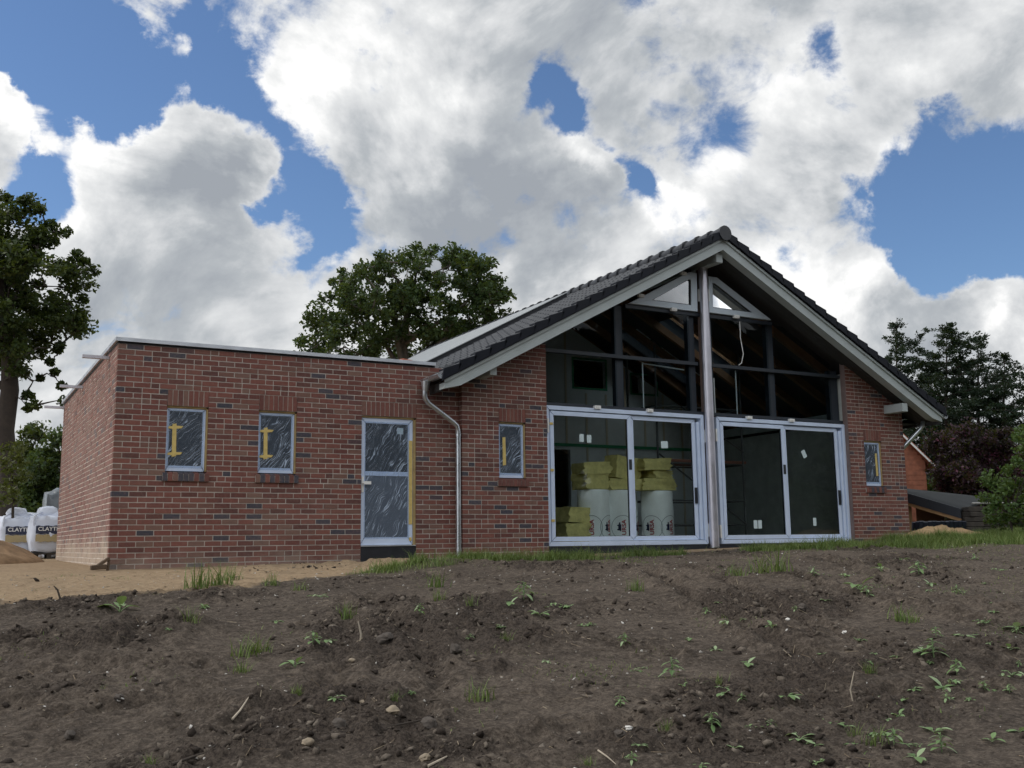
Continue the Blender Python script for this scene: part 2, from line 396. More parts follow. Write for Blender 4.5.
def base_z(x, y):
    X = x - CAM[0]; Y = y - CAM[1]
    Dd = X * _FH[0] + Y * _FH[1]; u = X * _AH[0] + Y * _AH[1]
    t = np.clip(u / np.maximum(Dd, 4.0), -.5, .5)
    zs = []
    for tt, pts in PROF:
        px, pz = zip(*pts); z = 0
        for k, wt in ((-1.2, .15), (-.5, .35), (.5, .35), (1.2, .15)): z = z + wt * np.interp(Dd + k, px, pz)
        zs.append(z)
    return np.where(t < 0, zs[0] * (-t / .5) + zs[1] * (1 + t / .5), zs[1] * (1 - t / .5) + zs[2] * (t / .5))
YB = ([-30, -5, -1.6, 1.0, 3.3, 5.5, 8, 12, 15, 17.5, 19, 40], [-4.2, -3.9, -3.9, -4.05, -2.6, -1.5, -1.05, -1.25, -1.15, -.9, 1.2, 3])
def sand_mask(x, y):
    yb = np.interp(x, *YB) + .45 * fbm(x, y, .9, 4, 3) + .18 * fbm(x, y, .2, 2, 9)
    s = np.clip((y - yb) / .25 + .5, 0, 1)
    return s
FEAT = []      # (x, y, radius along camera-right, radius along camera-forward, height, roughness)
def ground_hit(px, py, zf=base_z):
    d = ray(px, py); lo, hi = 3.0, 60.0
    ts = np.concatenate([np.arange(3.5, 25, .09), np.arange(25, 60, .6)]); P = CAM[None] + d[None] * ts[:, None]
    below = P[:, 2] < zf(P[:, 0], P[:, 1])
    i = int(np.argmax(below)) if below.any() else len(ts) - 1
    lo, hi = ts[max(i - 1, 0)], ts[i]
    for _ in range(12):
        m = (lo + hi) / 2; p = CAM + d * m
        if p[2] < zf(np.array([p[0]]), np.array([p[1]]))[0]: hi = m
        else: lo = m
    return CAM + d * hi
for (px, py, rx, ry, hgt, rgh) in [(80, 655, .45, .35, .07, 1), (130, 642, .5, .35, .11, 1), (170, 634, .3, .25, .12, 1), (110, 655, .6, .3, .06, 1), (60, 690, .6, .3, .03, .7), (30, 640, .5, .4, .05, .8),
                                   (400, 610, .8, .6, .05, .9), (460, 625, .9, .6, .05, 1), (420, 655, .7, .5, .05, 1), (375, 700, .6, .35, .05, .9), (520, 640, .6, .5, .03, .8), (500, 670, .6, .4, .02, .7), (340, 640, .3, .5, -.04, .6),
                                   (400, 566, 1.3, .5, .08, .5), (640, 745, .7, .35, .04, .8), (590, 700, .7, .3, .03, .6), (700, 715, .8, .25, .04, .7), (870, 710, .5, .25, -.05, .8), (1000, 655, .7, .35, .08, .9), (960, 665, .4, .3, .04, .8), (790, 640, .5, .6, .04, .8),
                                   (840, 690, .7, .25, -.04, .7), (930, 545, 1.6, .8, .10, .5), (240, 740, .5, .3, .03, .6), (200, 600, .8, .3, .03, .6), (900, 600, 1.2, .5, .02, .5), (30, 740, .5, .2, .03, .7), (320, 750, .6, .25, .02, .6)]:
    q = ground_hit(px, py); FEAT.append((q[0], q[1], rx, ry, hgt, rgh))
TRACKS = []
for pl, dep in [([(648, 575), (690, 597), (735, 622), (790, 650), (830, 665)], .075), ([(795, 577), (850, 596), (930, 612), (1020, 628)], .065), ([(820, 560), (900, 590), (1020, 612)], .05), ([(0, 612), (100, 603), (200, 590), (260, 585)], .03), ([(700, 725), (800, 708), (900, 690), (1000, 690)], .04),
                ([(520, 640), (600, 640), (680, 655)], .02), ([(0, 705), (120, 705), (190, 690)], .03), ([(350, 610), (345, 640), (330, 690), (250, 720), (190, 765)], .035), ([(480, 760), (560, 735), (640, 730)], .03), ([(690, 570), (740, 590), (800, 620), (880, 650)], .05), ([(0, 650), (60, 640), (190, 628)], .05), ([(0, 680), (90, 672), (200, 668)], .04), ([(360, 600), (420, 640), (440, 690), (400, 740)], .05), ([(60, 715), (160, 700), (330, 720)], .03)]:
    TRACKS.append((np.array([ground_hit(*p)[:2] for p in pl]), dep))
def seg_dist(x, y, pl):
    best = np.full(x.shape, 1e9)
    for a, b in zip(pl[:-1], pl[1:]):
        ab = b - a; t = np.clip(((x - a[0]) * ab[0] + (y - a[1]) * ab[1]) / (ab @ ab), 0, 1)
        best = np.minimum(best, np.hypot(x - a[0] - t * ab[0], y - a[1] - t * ab[1]))
    return best
def rough_mask(x, y):
    r = np.clip(fbm(x, y, 1.9, 4, 21, .6) * 2.2 - .05, 0, 1) * .75
    for (fx, fy, rx, ry, hgt, rg) in FEAT:
        dx = (x - fx) * _AH[0] + (y - fy) * _AH[1]; dy = (x - fx) * _FH[0] + (y - fy) * _FH[1]
        r = np.maximum(r, rg * np.exp(-(dx / rx) ** 2 - (dy / ry) ** 2) * (.75 + .6 * fbm(x, y, .3, 3, 23)))
    for pl, dep in TRACKS: r = np.maximum(r, 11 * dep * np.exp(-((seg_dist(x, y, pl) + .06 * fbm(x, y, .3, 2, 55)) / .11) ** 2))
    return np.clip(r, 0, 1)
def ground_z(x, y):
    x = np.asarray(x, float); y = np.asarray(y, float)
    z = base_z(x, y)
    near = ((x > -9) & (x < 26) & (y > -16) & (y < 3))
    if near.any():
        xn, yn = x[near], y[near]; zz = z[near]
        sand = sand_mask(xn, yn); fade = np.clip((.05 - yn) / .8, .15, 1)
        for (fx, fy, rx, ry, hgt, rg) in FEAT:
            dx = (xn - fx) * _AH[0] + (yn - fy) * _AH[1]; dy = (xn - fx) * _FH[0] + (yn - fy) * _FH[1]
            zz = zz + hgt * np.exp(-(dx / rx) ** 2 - (dy / ry) ** 2) * (1 + 1.2 * fbm(xn, yn, .25, 3, 77))
        rm = rough_mask(xn, yn)
        for pl, dep in TRACKS:
            d = seg_dist(xn, yn, pl) + .05 * fbm(xn, yn, .3, 2, 55)
            zz = zz - dep * np.exp(-(d / .09) ** 2) + dep * .7 * np.exp(-((d - .2) / .09) ** 2) * (1 + fbm(xn, yn, .12, 2, 57))
            rm = np.maximum(rm, .7 * np.exp(-(d / .25) ** 2))
        zz = zz + fade * (.07 * fbm(xn, yn, 1.6, 3, 1) * (1 - .5 * sand))
        lump = np.abs(fbm(xn, yn, .22, 4, 5, .6))
        zz = zz + fade * (1 - .75 * sand) * rm * (.16 * lump - .03 + .045 * np.abs(fbm(xn, yn, .07, 2, 41)))
        zz = zz + fade * .026 * (.45 + .9 * rm) * fbm(xn, yn, .15, 3, 31, .6) * (1 + sand * .6)
        z = z.copy(); z[near] = zz
    inside = (x > .2) & (x < 16.95) & (y > .12) & (y < 15)
    z = np.where(inside, np.minimum(z, -.12), z)
    return z
def spread(a, b, n, p=2.2): return a + (b - a) * np.linspace(0, 1, n) ** p
gx = np.concatenate([spread(-5.0, -700, 46, 3.2)[::-1], np.arange(-4.97, 11.0, .024), spread(11.05, 24, 140, 1.3), spread(24.5, 900, 40, 3.2)])
gy = np.concatenate([spread(-12.6, -500, 40, 3.2)[::-1], np.arange(-12.57, -1.2, .024), np.linspace(-1.17, .1, 34), [.14], np.linspace(.3, 24, 70), spread(25, 1500, 46, 3.2)])
GX, GY = np.meshgrid(gx, gy); GZ = ground_z(GX.ravel(), GY.ravel())
GZ2 = GZ.reshape(GX.shape)
def ground_z(x, y):
    """height of the finished ground sheet"""
    x = np.asarray(x, float); y = np.asarray(y, float)
    i = np.clip(np.searchsorted(gx, x) - 1, 0, len(gx) - 2); j = np.clip(np.searchsorted(gy, y) - 1, 0, len(gy) - 2)
    u = np.clip((x - gx[i]) / (gx[i + 1] - gx[i]), 0, 1); v = np.clip((y - gy[j]) / (gy[j + 1] - gy[j]), 0, 1)
    return (GZ2[j, i] * (1 - u) + GZ2[j, i + 1] * u) * (1 - v) + (GZ2[j + 1, i] * (1 - u) + GZ2[j + 1, i + 1] * u) * v
gv = np.stack([GX.ravel(), GY.ravel(), GZ], 1); nx_, ny_ = len(gx), len(gy)
ii = (np.arange(ny_ - 1)[:, None] * nx_ + np.arange(nx_ - 1)[None]).ravel()
gf = np.stack([ii, ii + 1, ii + nx_ + 1, ii + nx_], 1)
def ground_mat():
    m = bpy.data.materials.new('soil_and_sand'); m.use_nodes = True; t = NT(m.node_tree); p = t.n['Principled BSDF']
    v = t.new('ShaderNodeTexCoord').outputs['Object']
    sand = t.attr('sand').outputs['Fac']; rough = t.attr('rough').outputs['Fac']; grass = t.attr('grass').outputs['Fac']
    n1 = t.noise(v, 1.1, 7, .62); n2 = t.noise(v, 14, 7, .68); n3 = t.noise(v, 90, 4, .65)
    soil = t.mix(t.smooth(n1, .34, .68), (.066, .052, .041), (.120, .096, .076))
    n0 = t.noise(v, .42, 5, .6, .4); soil = t.mix(t.smooth(n0, .42, .62, 0, .8), t.mix(.45, soil, (.046, .037, .030)), t.mix(.35, soil, (.150, .122, .098)))
    soil = t.mix(t.smooth(n2, .42, .75, 0, .8), soil, (.190, .155, .124))
    soil = t.mix(t.smooth(n2, .52, .28, 0, .75), soil, (.042, .034, .029))
    n4 = t.noise(v, 42, 5, .7); soil = t.mix(t.smooth(n4, .49, .40, 0, .6), soil, (.036, .028, .022)); soil = t.mix(t.smooth(n4, .55, .65, 0, .5), soil, (.205, .170, .138))  # fine speckle: damp and dry tones that also paint crevice shade
    soil = t.mix(t.smooth(rough, .25, .75, 0, .85), soil, t.mix(t.smooth(n4, .38, .62), (.026, .020, .017), (.085, .068, .055)))
    soil = t.mix(t.smooth(n3, .64, .74, 0, .6), soil, (.24, .22, .19))
    sn = t.mix(t.smooth(n2, .3, .7), (.26, .185, .115), (.38, .285, .185))
    sn = t.mix(t.smooth(n1, .45, .75, 0, .6), sn, (.20, .15, .10))
    sn = t.mix(t.smooth(n3, .6, .72, 0, .5), sn, (.12, .09, .065))
    gr = t.mix(n2, (.045, .06, .02), (.09, .10, .04))
    c = t.mix(sand, soil, sn)
    c = t.mix(t.math('MULTIPLY', grass, t.smooth(n2, .3, .6, .3, 1)), c, gr)
    t.l.new(c, p.inputs['Base Color']); p.inputs['Roughness'].default_value = .95; p.inputs['Specular IOR Level'].default_value = .15
    b = t.new('ShaderNodeBump'); b.inputs['Strength'].default_value = .9; b.inputs['Distance'].default_value = .035
    t.l.new(t.math('ADD', t.noise(v, 28, 8, .72), t.math('MULTIPLY', n3, .35)), b.inputs['Height']); t.l.new(b.outputs[0], p.inputs['Normal'])
    return m
def grass_mask(x, y):
    X = x - CAM[0]; Y = y - CAM[1]; Dd = np.maximum(X * _FH[0] + Y * _FH[1], 2); px = 512 + FOC * (X * _AH[0] + Y * _AH[1]) / Dd
    g = np.zeros_like(x)
    lawn = np.clip((x - 12.8 - 1.4 * fbm(x, y, 2, 3, 90)) / 2.0, 0, 1) * np.clip((y + 5.5 + 1.2 * fbm(x, y, 1.2, 3, 92)) / 1.5, 0, 1) * np.clip((x - 16.2 + (-.8 - y) * 3) / 1.0, 0, 1)
    g = np.maximum(g, lawn)
    band = np.exp(-((y - np.interp(x, [2.6, 5.5, 8, 11, 14, 17], [-2.9, -1.6, -1.5, -2.3, -2.6, -2.6])) / np.interp(x, [3, 7, 9.5, 12, 17], [.35, .5, .4, .9, 1.1])) ** 2) * np.clip((x - 2.4) / 1.2, 0, 1)
    g = np.maximum(g, band * np.clip(.85 + 1.8 * fbm(x, y, 1.1, 4, 91, .65), 0, 1) * np.interp(x, [8.6, 9.4, 10.2, 11], [1, .3, .3, 1]))
    far = np.clip((x - 17.5) / 2, 0, 1) * np.clip((y + 2) / 2, 0, 1)
    return np.clip(np.maximum(g, far), 0, 1)
g_ob = np_mesh('ground', gv, gf, ground_mat(), smooth=True); tag(g_ob, kind='structure')
for nm, arr in (('sand', sand_mask(gv[:, 0], gv[:, 1])), ('rough', rough_mask(gv[:, 0], gv[:, 1])), ('grass', grass_mask(gv[:, 0], gv[:, 1]))):
    a_ = g_ob.data.attributes.new(nm, 'FLOAT', 'POINT'); a_.data.foreach_set('value', arr.astype(np.float32))
def gz(x, y): return float(ground_z(np.array([x]), np.array([y]))[0])
# ------------------------------------------------------------------ the house
CH = .25 / 3
X1, X2, XM, GY_ = 5.774, 17.116, 11.44, -.12
AH_ = 40 * CH                       # annex wall height
SLOPE = math.tan(math.radians(28)); ZTOP = 6.355; YF = -.72
def zr(x): return ZTOP - SLOPE * abs(x - XM)
house = thing('brick_house', 'red brick house under construction, flat-roofed annex joined to a dark tiled glazed gable', 'house', (0, 0, 0))

def brick_rows(name, O, U, N, z0, nrows, spans, soldiers=(), sills=(), brick='brick', mortar='mortar', even0=0.0, odd0=0.0, seed=1, free=(True, True)):
    """real bricks laid in a wild bond; spans(row, z0, z1) gives the intervals that have wall"""
    rnd = random.Random(seed); O = np.array(O, float); U = np.array(U, float); N = np.array(N, float); Z = np.array([0, 0, 1.0])
    mb, mo = MB(), MB(); prev = []
    def lay(B, a, b, za, zb, out, tone, mi=0, depth=.115):
        P = lambda s, z, n: O + U * s + Z * z + N * n
        v = [P(a, za, out), P(b, za, out), P(b, zb, out), P(a, zb, out), P(a, za, -depth), P(b, za, -depth), P(b, zb, -depth), P(a, zb, -depth)]
        f = [(0, 1, 2, 3), (1, 5, 6, 2), (4, 0, 3, 7), (3, 2, 6, 7), (4, 5, 1, 0)]
        if np.dot(np.cross(U, Z), N) < 0: f = [q[::-1] for q in f]
        B.add(v, f, mi, tone)
    for r in range(nrows):
        za = z0 + r * CH; joints = []
        for (a, b) in spans(r, za, za + CH):
            if b - a < .05: continue
            a_ = a + (even0 if r % 2 == 0 else odd0) if abs(a) < 1e-6 else a
            lay(mo, a_ + .004, b - .004, za, za + CH, -.0045, .5)
            s = a_; first = True; run = 0
            while s < b - .03:
                if first: L = .24 if r % 2 == 0 else .115
                else:
                    L = .115 if (rnd.random() < .36 or run >= 3) else .24
                    if any(abs(s + L + .006 - j) < .045 for j in prev): L = .355 - L
                run = 0 if L < .2 else run + 1
                first = False
                e = s + L
                if b - e < .07: e = b
                o = max(-.0022, rnd.gauss(0, .0016)); j1 = rnd.gauss(0, .0012)
                lay(mb, s, min(e, b), za + .0066 + j1, za + CH - .0066 + j1 * .5, o, rnd.random())
                joints.append(e + .006); s = e + .0132
        prev = joints
    for (a, b, za) in soldiers:
        n = round((b - a) / CH); w_ = (b - a) / n
        lay(mo, a + .003, b - .003, za, za + 3 * CH, -.007, .5)
        for i in range(n): lay(mb, a + i * w_ + .006, a + (i + 1) * w_ - .006, za + .004, za + 3 * CH - .006, max(-.0025, rnd.gauss(0, .002)), .12 + .8 * rnd.random())
    for (a, b, za) in sills:
        n = round((b - a + .08) / .0833); w_ = (b - a + .08) / n
        lay(mo, a - .036, b + .036, za + .004, za + .112, .022, .5)
        for i in range(n):
            s0 = a - .04 + i * w_ + .005; s1 = s0 + w_ - .01; P = lambda s, z, q: O + U * s + Z * z + N * q
            v = [P(s0, za, .035), P(s1, za, .035), P(s1, za + .122, .03), P(s0, za + .122, .03), P(s0, za, -.1), P(s1, za, -.1), P(s1, za + .152, -.1), P(s0, za + .152, -.1)]
            mb.add(v, [(0, 1, 2, 3), (1, 5, 6, 2), (4, 0, 3, 7), (3, 2, 6, 7), (4, 5, 1, 0)], 0, rnd.choice([rnd.random(), .03, .2]))
    ob = mb.build(name, MT[brick], house); mo.build('mortar', MT[mortar], ob)
    return ob

WIN = [(.755, 1.385), (2.185, 2.815)]; DOOR = (3.94, 4.95); ZL = 29 * CH
def cut(spans, holes):
    res = []
    for (a, b) in spans:
        cur = [(a, b)]
        for (h0, h1) in holes:
            nxt = []
            for (p, q) in cur:
                if h1 <= p or h0 >= q: nxt.append((p, q)); continue
                if h0 - p > .03: nxt.append((p, h0))
                if q - h1 > .03: nxt.append((h1, q))
            cur = nxt
        res += cur
    return res
Z0 = -2 * CH
def annex_front(r, za, zb):
    k = r - 2; holes = []
    for (a, b) in WIN:
        if 16 <= k < 32: holes.append((a, b))
        elif k == 15: holes.append((a - .04, b + .04))
    if k < 32: holes.append(DOOR)
    return cut([(0, X1 + .0)], holes)
brick_rows('wall', (0, 0, 0), (1, 0, 0), (0, -1, 0), Z0, 42, annex_front, [(a, b, ZL) for a, b in WIN + [DOOR]], [(a, b, 15 * CH) for a, b in WIN], seed=3, odd0=0, even0=0)
# the side wall is bonded into the corner
def annex_side(r, za, zb): return [(.127, 7.75)]
wl = brick_rows('wall', (0, 0, 0), (0, 1, 0), (-1, 0, 0), Z0, 42, annex_side, seed=5, brick='brick_side', mortar='mortar_side')
wl['label'] = 'dusty paler side wall of the annex'
GW = [(X1 + .74, X1 + 1.30), (X2 - 1.30, X2 - .74)]
OPEN = (7.53, 15.365)
def gable(r, za, zb, lo=True):
    k = r - 2
    lim = (6.20 - za - .02) / SLOPE
    a, b = max(X1, XM - lim), min(X2, XM + lim)
    if b <= a: return []
    holes = [OPEN]
    for (p, q) in GW:
        if 16 <= k < 32: holes.append((p, q))
        elif k == 15: holes.append((p - .04, q + .04))
    return [(p - X1, q - X1) for p, q in cut([(a, b)], holes) if (q < 10) == lo]
for k_, (a, b) in enumerate(GW):
    brick_rows('gable_wall', (X1, GY_, 0), (1, 0, 0), (0, -1, 0), Z0, 66, lambda r, p, q: gable(r, p, q, k_ == 0), [(a - X1, b - X1, ZL)], [(a - X1, b - X1, 15 * CH)], seed=9 + k_)
brick_rows('wall', (X2, GY_ + .125, 0), (0, 1, 0), (1, 0, 0), Z0, 38, lambda r, a, b: [(.002, 14.4)], seed=12)
mb = MB(); mb.prism([(5.9, 14.2, -.3), (X2 - .13, 14.2, -.3), (X2 - .13, 14.2, zr(X2 - .13) - .1), (XM, 14.2, ZTOP - .1), (5.9, 14.2, zr(5.9) - .1)], (0, .2, 0)); mb.build('rear_wall', MT['mortar'], house); mb = MB(); mb.box(0.2, 5.89, 7.6, 7.74, -.3, 3.25)
mb.build('rear_wall', MT['mortar'], house)
# inner leaf and partitions
mb = MB()
def leaf(x0, x1, y0, y1, z0, z1, holes):
    xs = sorted({x0, x1, *[h[0] for h in holes], *[h[1] for h in holes]})
    for a, b in zip(xs[:-1], xs[1:]):
        hs = [h for h in holes if h[0] <= a + 1e-6 and h[1] >= b - 1e-6]
        if not hs: mb.box(a, b, y0, y1, z0, z1)
        else:
            h = hs[0]
            if h[2] > z0: mb.box(a, b, y0, y1, z0, h[2])
            if h[3] < z1: mb.box(a, b, y0, y1, h[3], z1)
leaf(.125, X1 + .1, .13, .30, -.2, 3.25, [(a, b, 16 * CH, ZL) for a, b in WIN] + [(*DOOR, .2, ZL)])
leaf(X1 + .102, OPEN[0] - .0, .02, .30, -.2, 3.0, [(*GW[0], 16 * CH, ZL)])
def gable_leaf(p, q): mb.prism([(p, .02, 3.002), (q, .02, 3.002), (q, .02, max(3.01, zr(q) - .36)), (p, .02, max(3.01, zr(p) - .36))], (0, .26, 0))
gable_leaf(X1 + .102, OPEN[0])
mb.box(.13, .3, .302, 7.5, -.2, 3.25)
mb.box(5.9, 6.1, .304, 14.1, -.2, 3.3)
mb.build('inner_wall', MT['conc'], house)
mb = MB(); leaf(OPEN[1], X2 - .13, .02, .30, -.2, 3.0, [(*GW[1], 16 * CH, ZL)])
gable_leaf(OPEN[1], X2 - .13)
mb.box(X2 - .3, X2 - .13, .302, 14.1, -.2, 3.0)
mb.build('inner_wall', MT['conc'], house)
mb = MB(); mb.box(.31, 5.88, 2.6, 2.7, .11, 3.2); mb.build('partition', MT['conc'], house)
mb = MB(); mb.box(.32, 5.88, .31, 7.5, -.1, .1); mb.box(6.11, X2 - .31, .06, 14.1, -.1, .10); mb.build('floor_slab', MT['floor'], house)

# ---- annex roof, coping, outriggers
mb = MB(); mb.box(.1, 6.2, .1, 7.65, 3.22, 3.30); mb.build('flat_roof', MT['black'], house)
mb = MB()
mb.box(-.035, 5.30, -.04, .25, AH_ + .035, AH_ + .085); mb.box(-.035, .25, .252, 7.80, AH_ + .034, AH_ + .084)
mb.box(.252, 5.9, 7.55, 7.80, AH_ + .034, AH_ + .084)
mb.box(-.045, 5.30, -.048, -.042, AH_ + .03, AH_ + .088); mb.box(-.045, -.038, -.041, 7.81, AH_ + .03, AH_ + .088)
cp = mb.build('coping', MT['coping'], house)
mb = MB(); mb.box(.004, 5.3, -.006, .2, AH_ + .001, AH_ + .034); mb.box(-.006, .003, .0, 7.76, AH_ + .001, AH_ + .034); mb.build('joint_strip', MT['black'], cp)
for (y, dy) in ((.92, .05), (4.35, .05), (7.58, .05)):
    mb = MB(); mb.box(-.40, -.001, y, y + .085, 3.235, 3.285); mb.build('outrigger', mat('outrigger_wrap', (.5, .5, .55), .5, var=.15) if 'outrigger_wrap' not in bpy.data.materials else bpy.data.materials['outrigger_wrap'], house)

# ---- main roof
XL, XR_ = 5.13, 17.75; YB_ = 14.72
roof_mb = MB(); SKY_Y = [(2.6, 3.5), (4.3, 5.2)]; SKY_X = (12.9, 15.2)
def tiled(side):
    """courses of pan tiles with a real step and roll"""
    n = 21; per = .30; ny = 8
    y0 = YF - .05; ys = np.arange(y0, YB_ + .01, per / ny)
    L = (XM - XL if side < 0 else XR_ - XM); run = L / n
    for i in range(n):
        xa = XM + side * (L - i * run + .02); xb = XM + side * (L - (i + 1) * run - .05)
        start = ys
        if side < 0 and xa < 5.9: start = ys[ys < .03]
        if len(start) < 2: continue
        b = len(roof_mb.v); prof = .018 * np.cos((start - y0) / per * 2 * np.pi) + .010 * np.cos((start - y0) / per * 4 * np.pi)
        for yy, pz in zip(start, prof): roof_mb.v.append((xa, yy, zr(xa) + .06))
        for yy, pz in zip(start, prof): roof_mb.v.append((xa, yy, zr(xa) + .125 + pz))
        for yy, pz in zip(start, prof): roof_mb.v.append((xb, yy, zr(xb) + .095 + pz))
        k = len(start)
        for q in range(k - 1):
            ym = (start[q] + start[q + 1]) / 2
            if side > 0 and any(h0 < ym < h1 for h0, h1 in SKY_Y) and SKY_X[0] < (xa + xb) / 2 < SKY_X[1]: continue
            for a in (0, 1):
                f = [b + a * k + q, b + a * k + q + 1, b + (a + 1) * k + q + 1, b + (a + 1) * k + q]
                roof_mb.f.append(f if side > 0 else f[::-1]); roof_mb.m.append(0); roof_mb.t.append(.5)
tiled(-1); tiled(1)
roof = roof_mb.build('roof', MT['tile'], house, smooth=True, ang=50)
# verge tiles
for side in (-1, 1):
    mb = MB(); n = 21; L = (XM - XL if side < 0 else XR_ - XM); run = L / n
    for i in range(n):
        xa = XM + side * (L - i * run + .03); xb = XM + side * (L - (i + 1) * run - .01)
        za, zb = zr(xa), zr(xb)
        sk = .035 * side
        poly = [(xa + sk, YF - .085, za + .004 - SLOPE * .035), (xb + sk * 1.6, YF - .085, zb - .012), (xb, YF - .085, zb + .145), (xa, YF - .085, za + .205)]
        mb.prism(poly, (0, .03, 0))
        poly = [(xa, YF - .083, za + .17), (xb, YF - .083, zb + .12), (xb, YF - .083, zb + .142), (xa, YF - .083, za + .202)]
        mb.prism(poly, (0, .20, 0))
    mb.build('verge_tile', MT['verge'], roof, bevel=.006)
# ridge caps
mb = MB(); n = 38; st = (YB_ - YF + .08) / n
for i in range(n):
    y = YF - .1 + i * st
    pts = [(XM, y + .0, ZTOP + .085), (XM, y + st + .06, ZTOP + .075)]
    mb.tube(pts, [.150, .118], 14)
    mb.tube([(XM, y - .004, ZTOP + .085), (XM, y + .05, ZTOP + .084)], [.158, .158], 14)
mb.build('ridge_cap', MT['tile'], roof, smooth=True)
# deck, soffit, rafters, purlins
mb = MB()
for side in (-1, 1):
    xe = XL + .1 if side < 0 else XR_ - .1
    for (ya, yb_, za) in ((YF + .06, -.001 if side < 0 else .4, 0), (-.0 if side < 0 else .4, YB_ - .05, 0)):
        xe2 = 5.95 if (side < 0 and ya > -.1) else xe
        if side > 0 and ya > 0:
            for (p, q, u, v_) in ((XM, SKY_X[0], ya, yb_), (SKY_X[1], xe, ya, yb_), (SKY_X[0], SKY_X[1], ya, SKY_Y[0][0]), (SKY_X[0], SKY_X[1], SKY_Y[0][1], SKY_Y[1][0]), (SKY_X[0], SKY_X[1], SKY_Y[1][1], yb_)):
                mb.prism([(p, u, zr(p) - .03), (p, u, zr(p) + .01), (q, u, zr(q) + .01), (q, u, zr(q) - .03)], (0, v_ - u, 0))
            continue
        mb.prism([(XM, ya, ZTOP - .03), (XM, ya, ZTOP + .01), (xe2, ya, zr(xe2) + .01), (xe2, ya, zr(xe2) - .03)], (0, yb_ - ya, 0))
mb.build('roof_deck', MT['deck'], house)
for side in (-1, 1):
    mb = MB(); xe = XL + .02 if side < 0 else XR_ - .02
    # batten and barge board
    for (ya, yb_, t0, t1, mi) in ((YF - .035, YF + .01, -.002, -.055, 0), (YF, YF + .21, -.057, -.245, 0)):
        mb.prism([(XM, ya, ZTOP + t0), (xe, ya, zr(xe) + t0), (xe, ya, zr(xe) + t1 + (.09 if t1 < -.2 else 0)), (xe - side * .30, ya, zr(xe - side * .30) + t1), (XM, ya, ZTOP + t1)], (0, yb_ - ya, 0), mi)
    mb.build('barge_board', MT['grey'], house)
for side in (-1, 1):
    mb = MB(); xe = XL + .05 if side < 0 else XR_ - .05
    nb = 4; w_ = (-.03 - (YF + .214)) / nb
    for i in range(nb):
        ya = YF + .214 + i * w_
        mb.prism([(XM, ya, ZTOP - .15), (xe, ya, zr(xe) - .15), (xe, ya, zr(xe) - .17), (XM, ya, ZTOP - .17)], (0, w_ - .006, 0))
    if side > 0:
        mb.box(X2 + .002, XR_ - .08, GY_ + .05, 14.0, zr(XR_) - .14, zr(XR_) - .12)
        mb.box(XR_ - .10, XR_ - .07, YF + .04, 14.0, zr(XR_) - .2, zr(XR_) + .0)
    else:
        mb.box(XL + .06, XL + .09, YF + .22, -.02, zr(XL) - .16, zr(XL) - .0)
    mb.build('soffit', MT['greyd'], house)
for (x, zt, h, w_, yf) in ((XM, 6.07, .20, .17, -.60), (6.16, 3.36, .19, .14, -.60), (16.62, 3.24, .19, .17, -.64)):
    mb = MB(); mb.box(x - w_ / 2, x + w_ / 2, yf, 14.0, zt - h, zt); ob = mb.build('purlin', MT['grey'], house, bevel=.008)
mb = MB()
for side in (-1, 1):
    for k in range(14):
        y = .55 + k * .95
        xe = 6.15 if side < 0 else X2 - .2
        mb = MB(); mb.prism([(XM, y, ZTOP - .04), (xe, y, zr(xe) - .04), (xe, y, zr(xe) - .24), (XM, y, ZTOP - .24)], (0, .1, 0)); mb.build('rafter', MT['raft'], house)

# ---- two unseen roof windows added in the far slope to light the room
for (h0, h1) in SKY_Y:
    mb = MB()
    for (p, q, u, v_) in ((SKY_X[0] - .06, SKY_X[0], h0 - .06, h1 + .06), (SKY_X[1], SKY_X[1] + .06, h0 - .06, h1 + .06), (SKY_X[0], SKY_X[1], h0 - .06, h0), (SKY_X[0], SKY_X[1], h1, h1 + .06)):
        mb.prism([(p, u, zr(p) - .02), (q, u, zr(q) - .02), (q, u, zr(q) + .19), (p, u, zr(p) + .19)], (0, v_ - u, 0))
    rw_ = mb.build('added_roof_window', MT['anthr'], house)
    mb = MB(); p, q = SKY_X; mb.prism([(p, h0, zr(p) + .15), (q, h0, zr(q) + .15), (q, h0, zr(q) + .155), (p, h0, zr(p) + .155)], (0, h1 - h0, 0)); mb.build('pane', MT['glass'], rw_)
# ---- pale sheet laid over battens on the left slope
mb = MB(); x0_, x1_ = 6.35, 10.75
nX, nY = 5, 14
for i in range(nX):
    for j in range(nY):
        xa, xb = x0_ + (x1_ - x0_) * i / nX + .006, x0_ + (x1_ - x0_) * (i + 1) / nX - .006; ya, yb_ = 4.1 + j * .57, 4.1 + (j + 1) * .57 - .012
        mb.prism([(xa, ya, zr(xa) + .235), (xb, ya, zr(xb) + .235), (xb, yb_, zr(xb) + .235), (xa, yb_, zr(xa) + .235)], (0, 0, .018))
sheet = mb.build('roofing_sheet', mat('pale_sheet', (.27, .29, .30), .45, var=.12, vscale=6, bump=.5, bscale=14), house)
mb = MB()
for k in range(5):
    ya = 4.14 + k * 1.9
    mb.prism([(x0_ + .03, ya, zr(x0_ + .03) + .02), (x1_ - .03, ya, zr(x1_ - .03) + .02), (x1_ - .03, ya, zr(x1_ - .03) + .232), (x0_ + .03, ya, zr(x0_ + .03) + .232)], (0, .05, 0))
mb.build('batten', MT['black'], sheet)

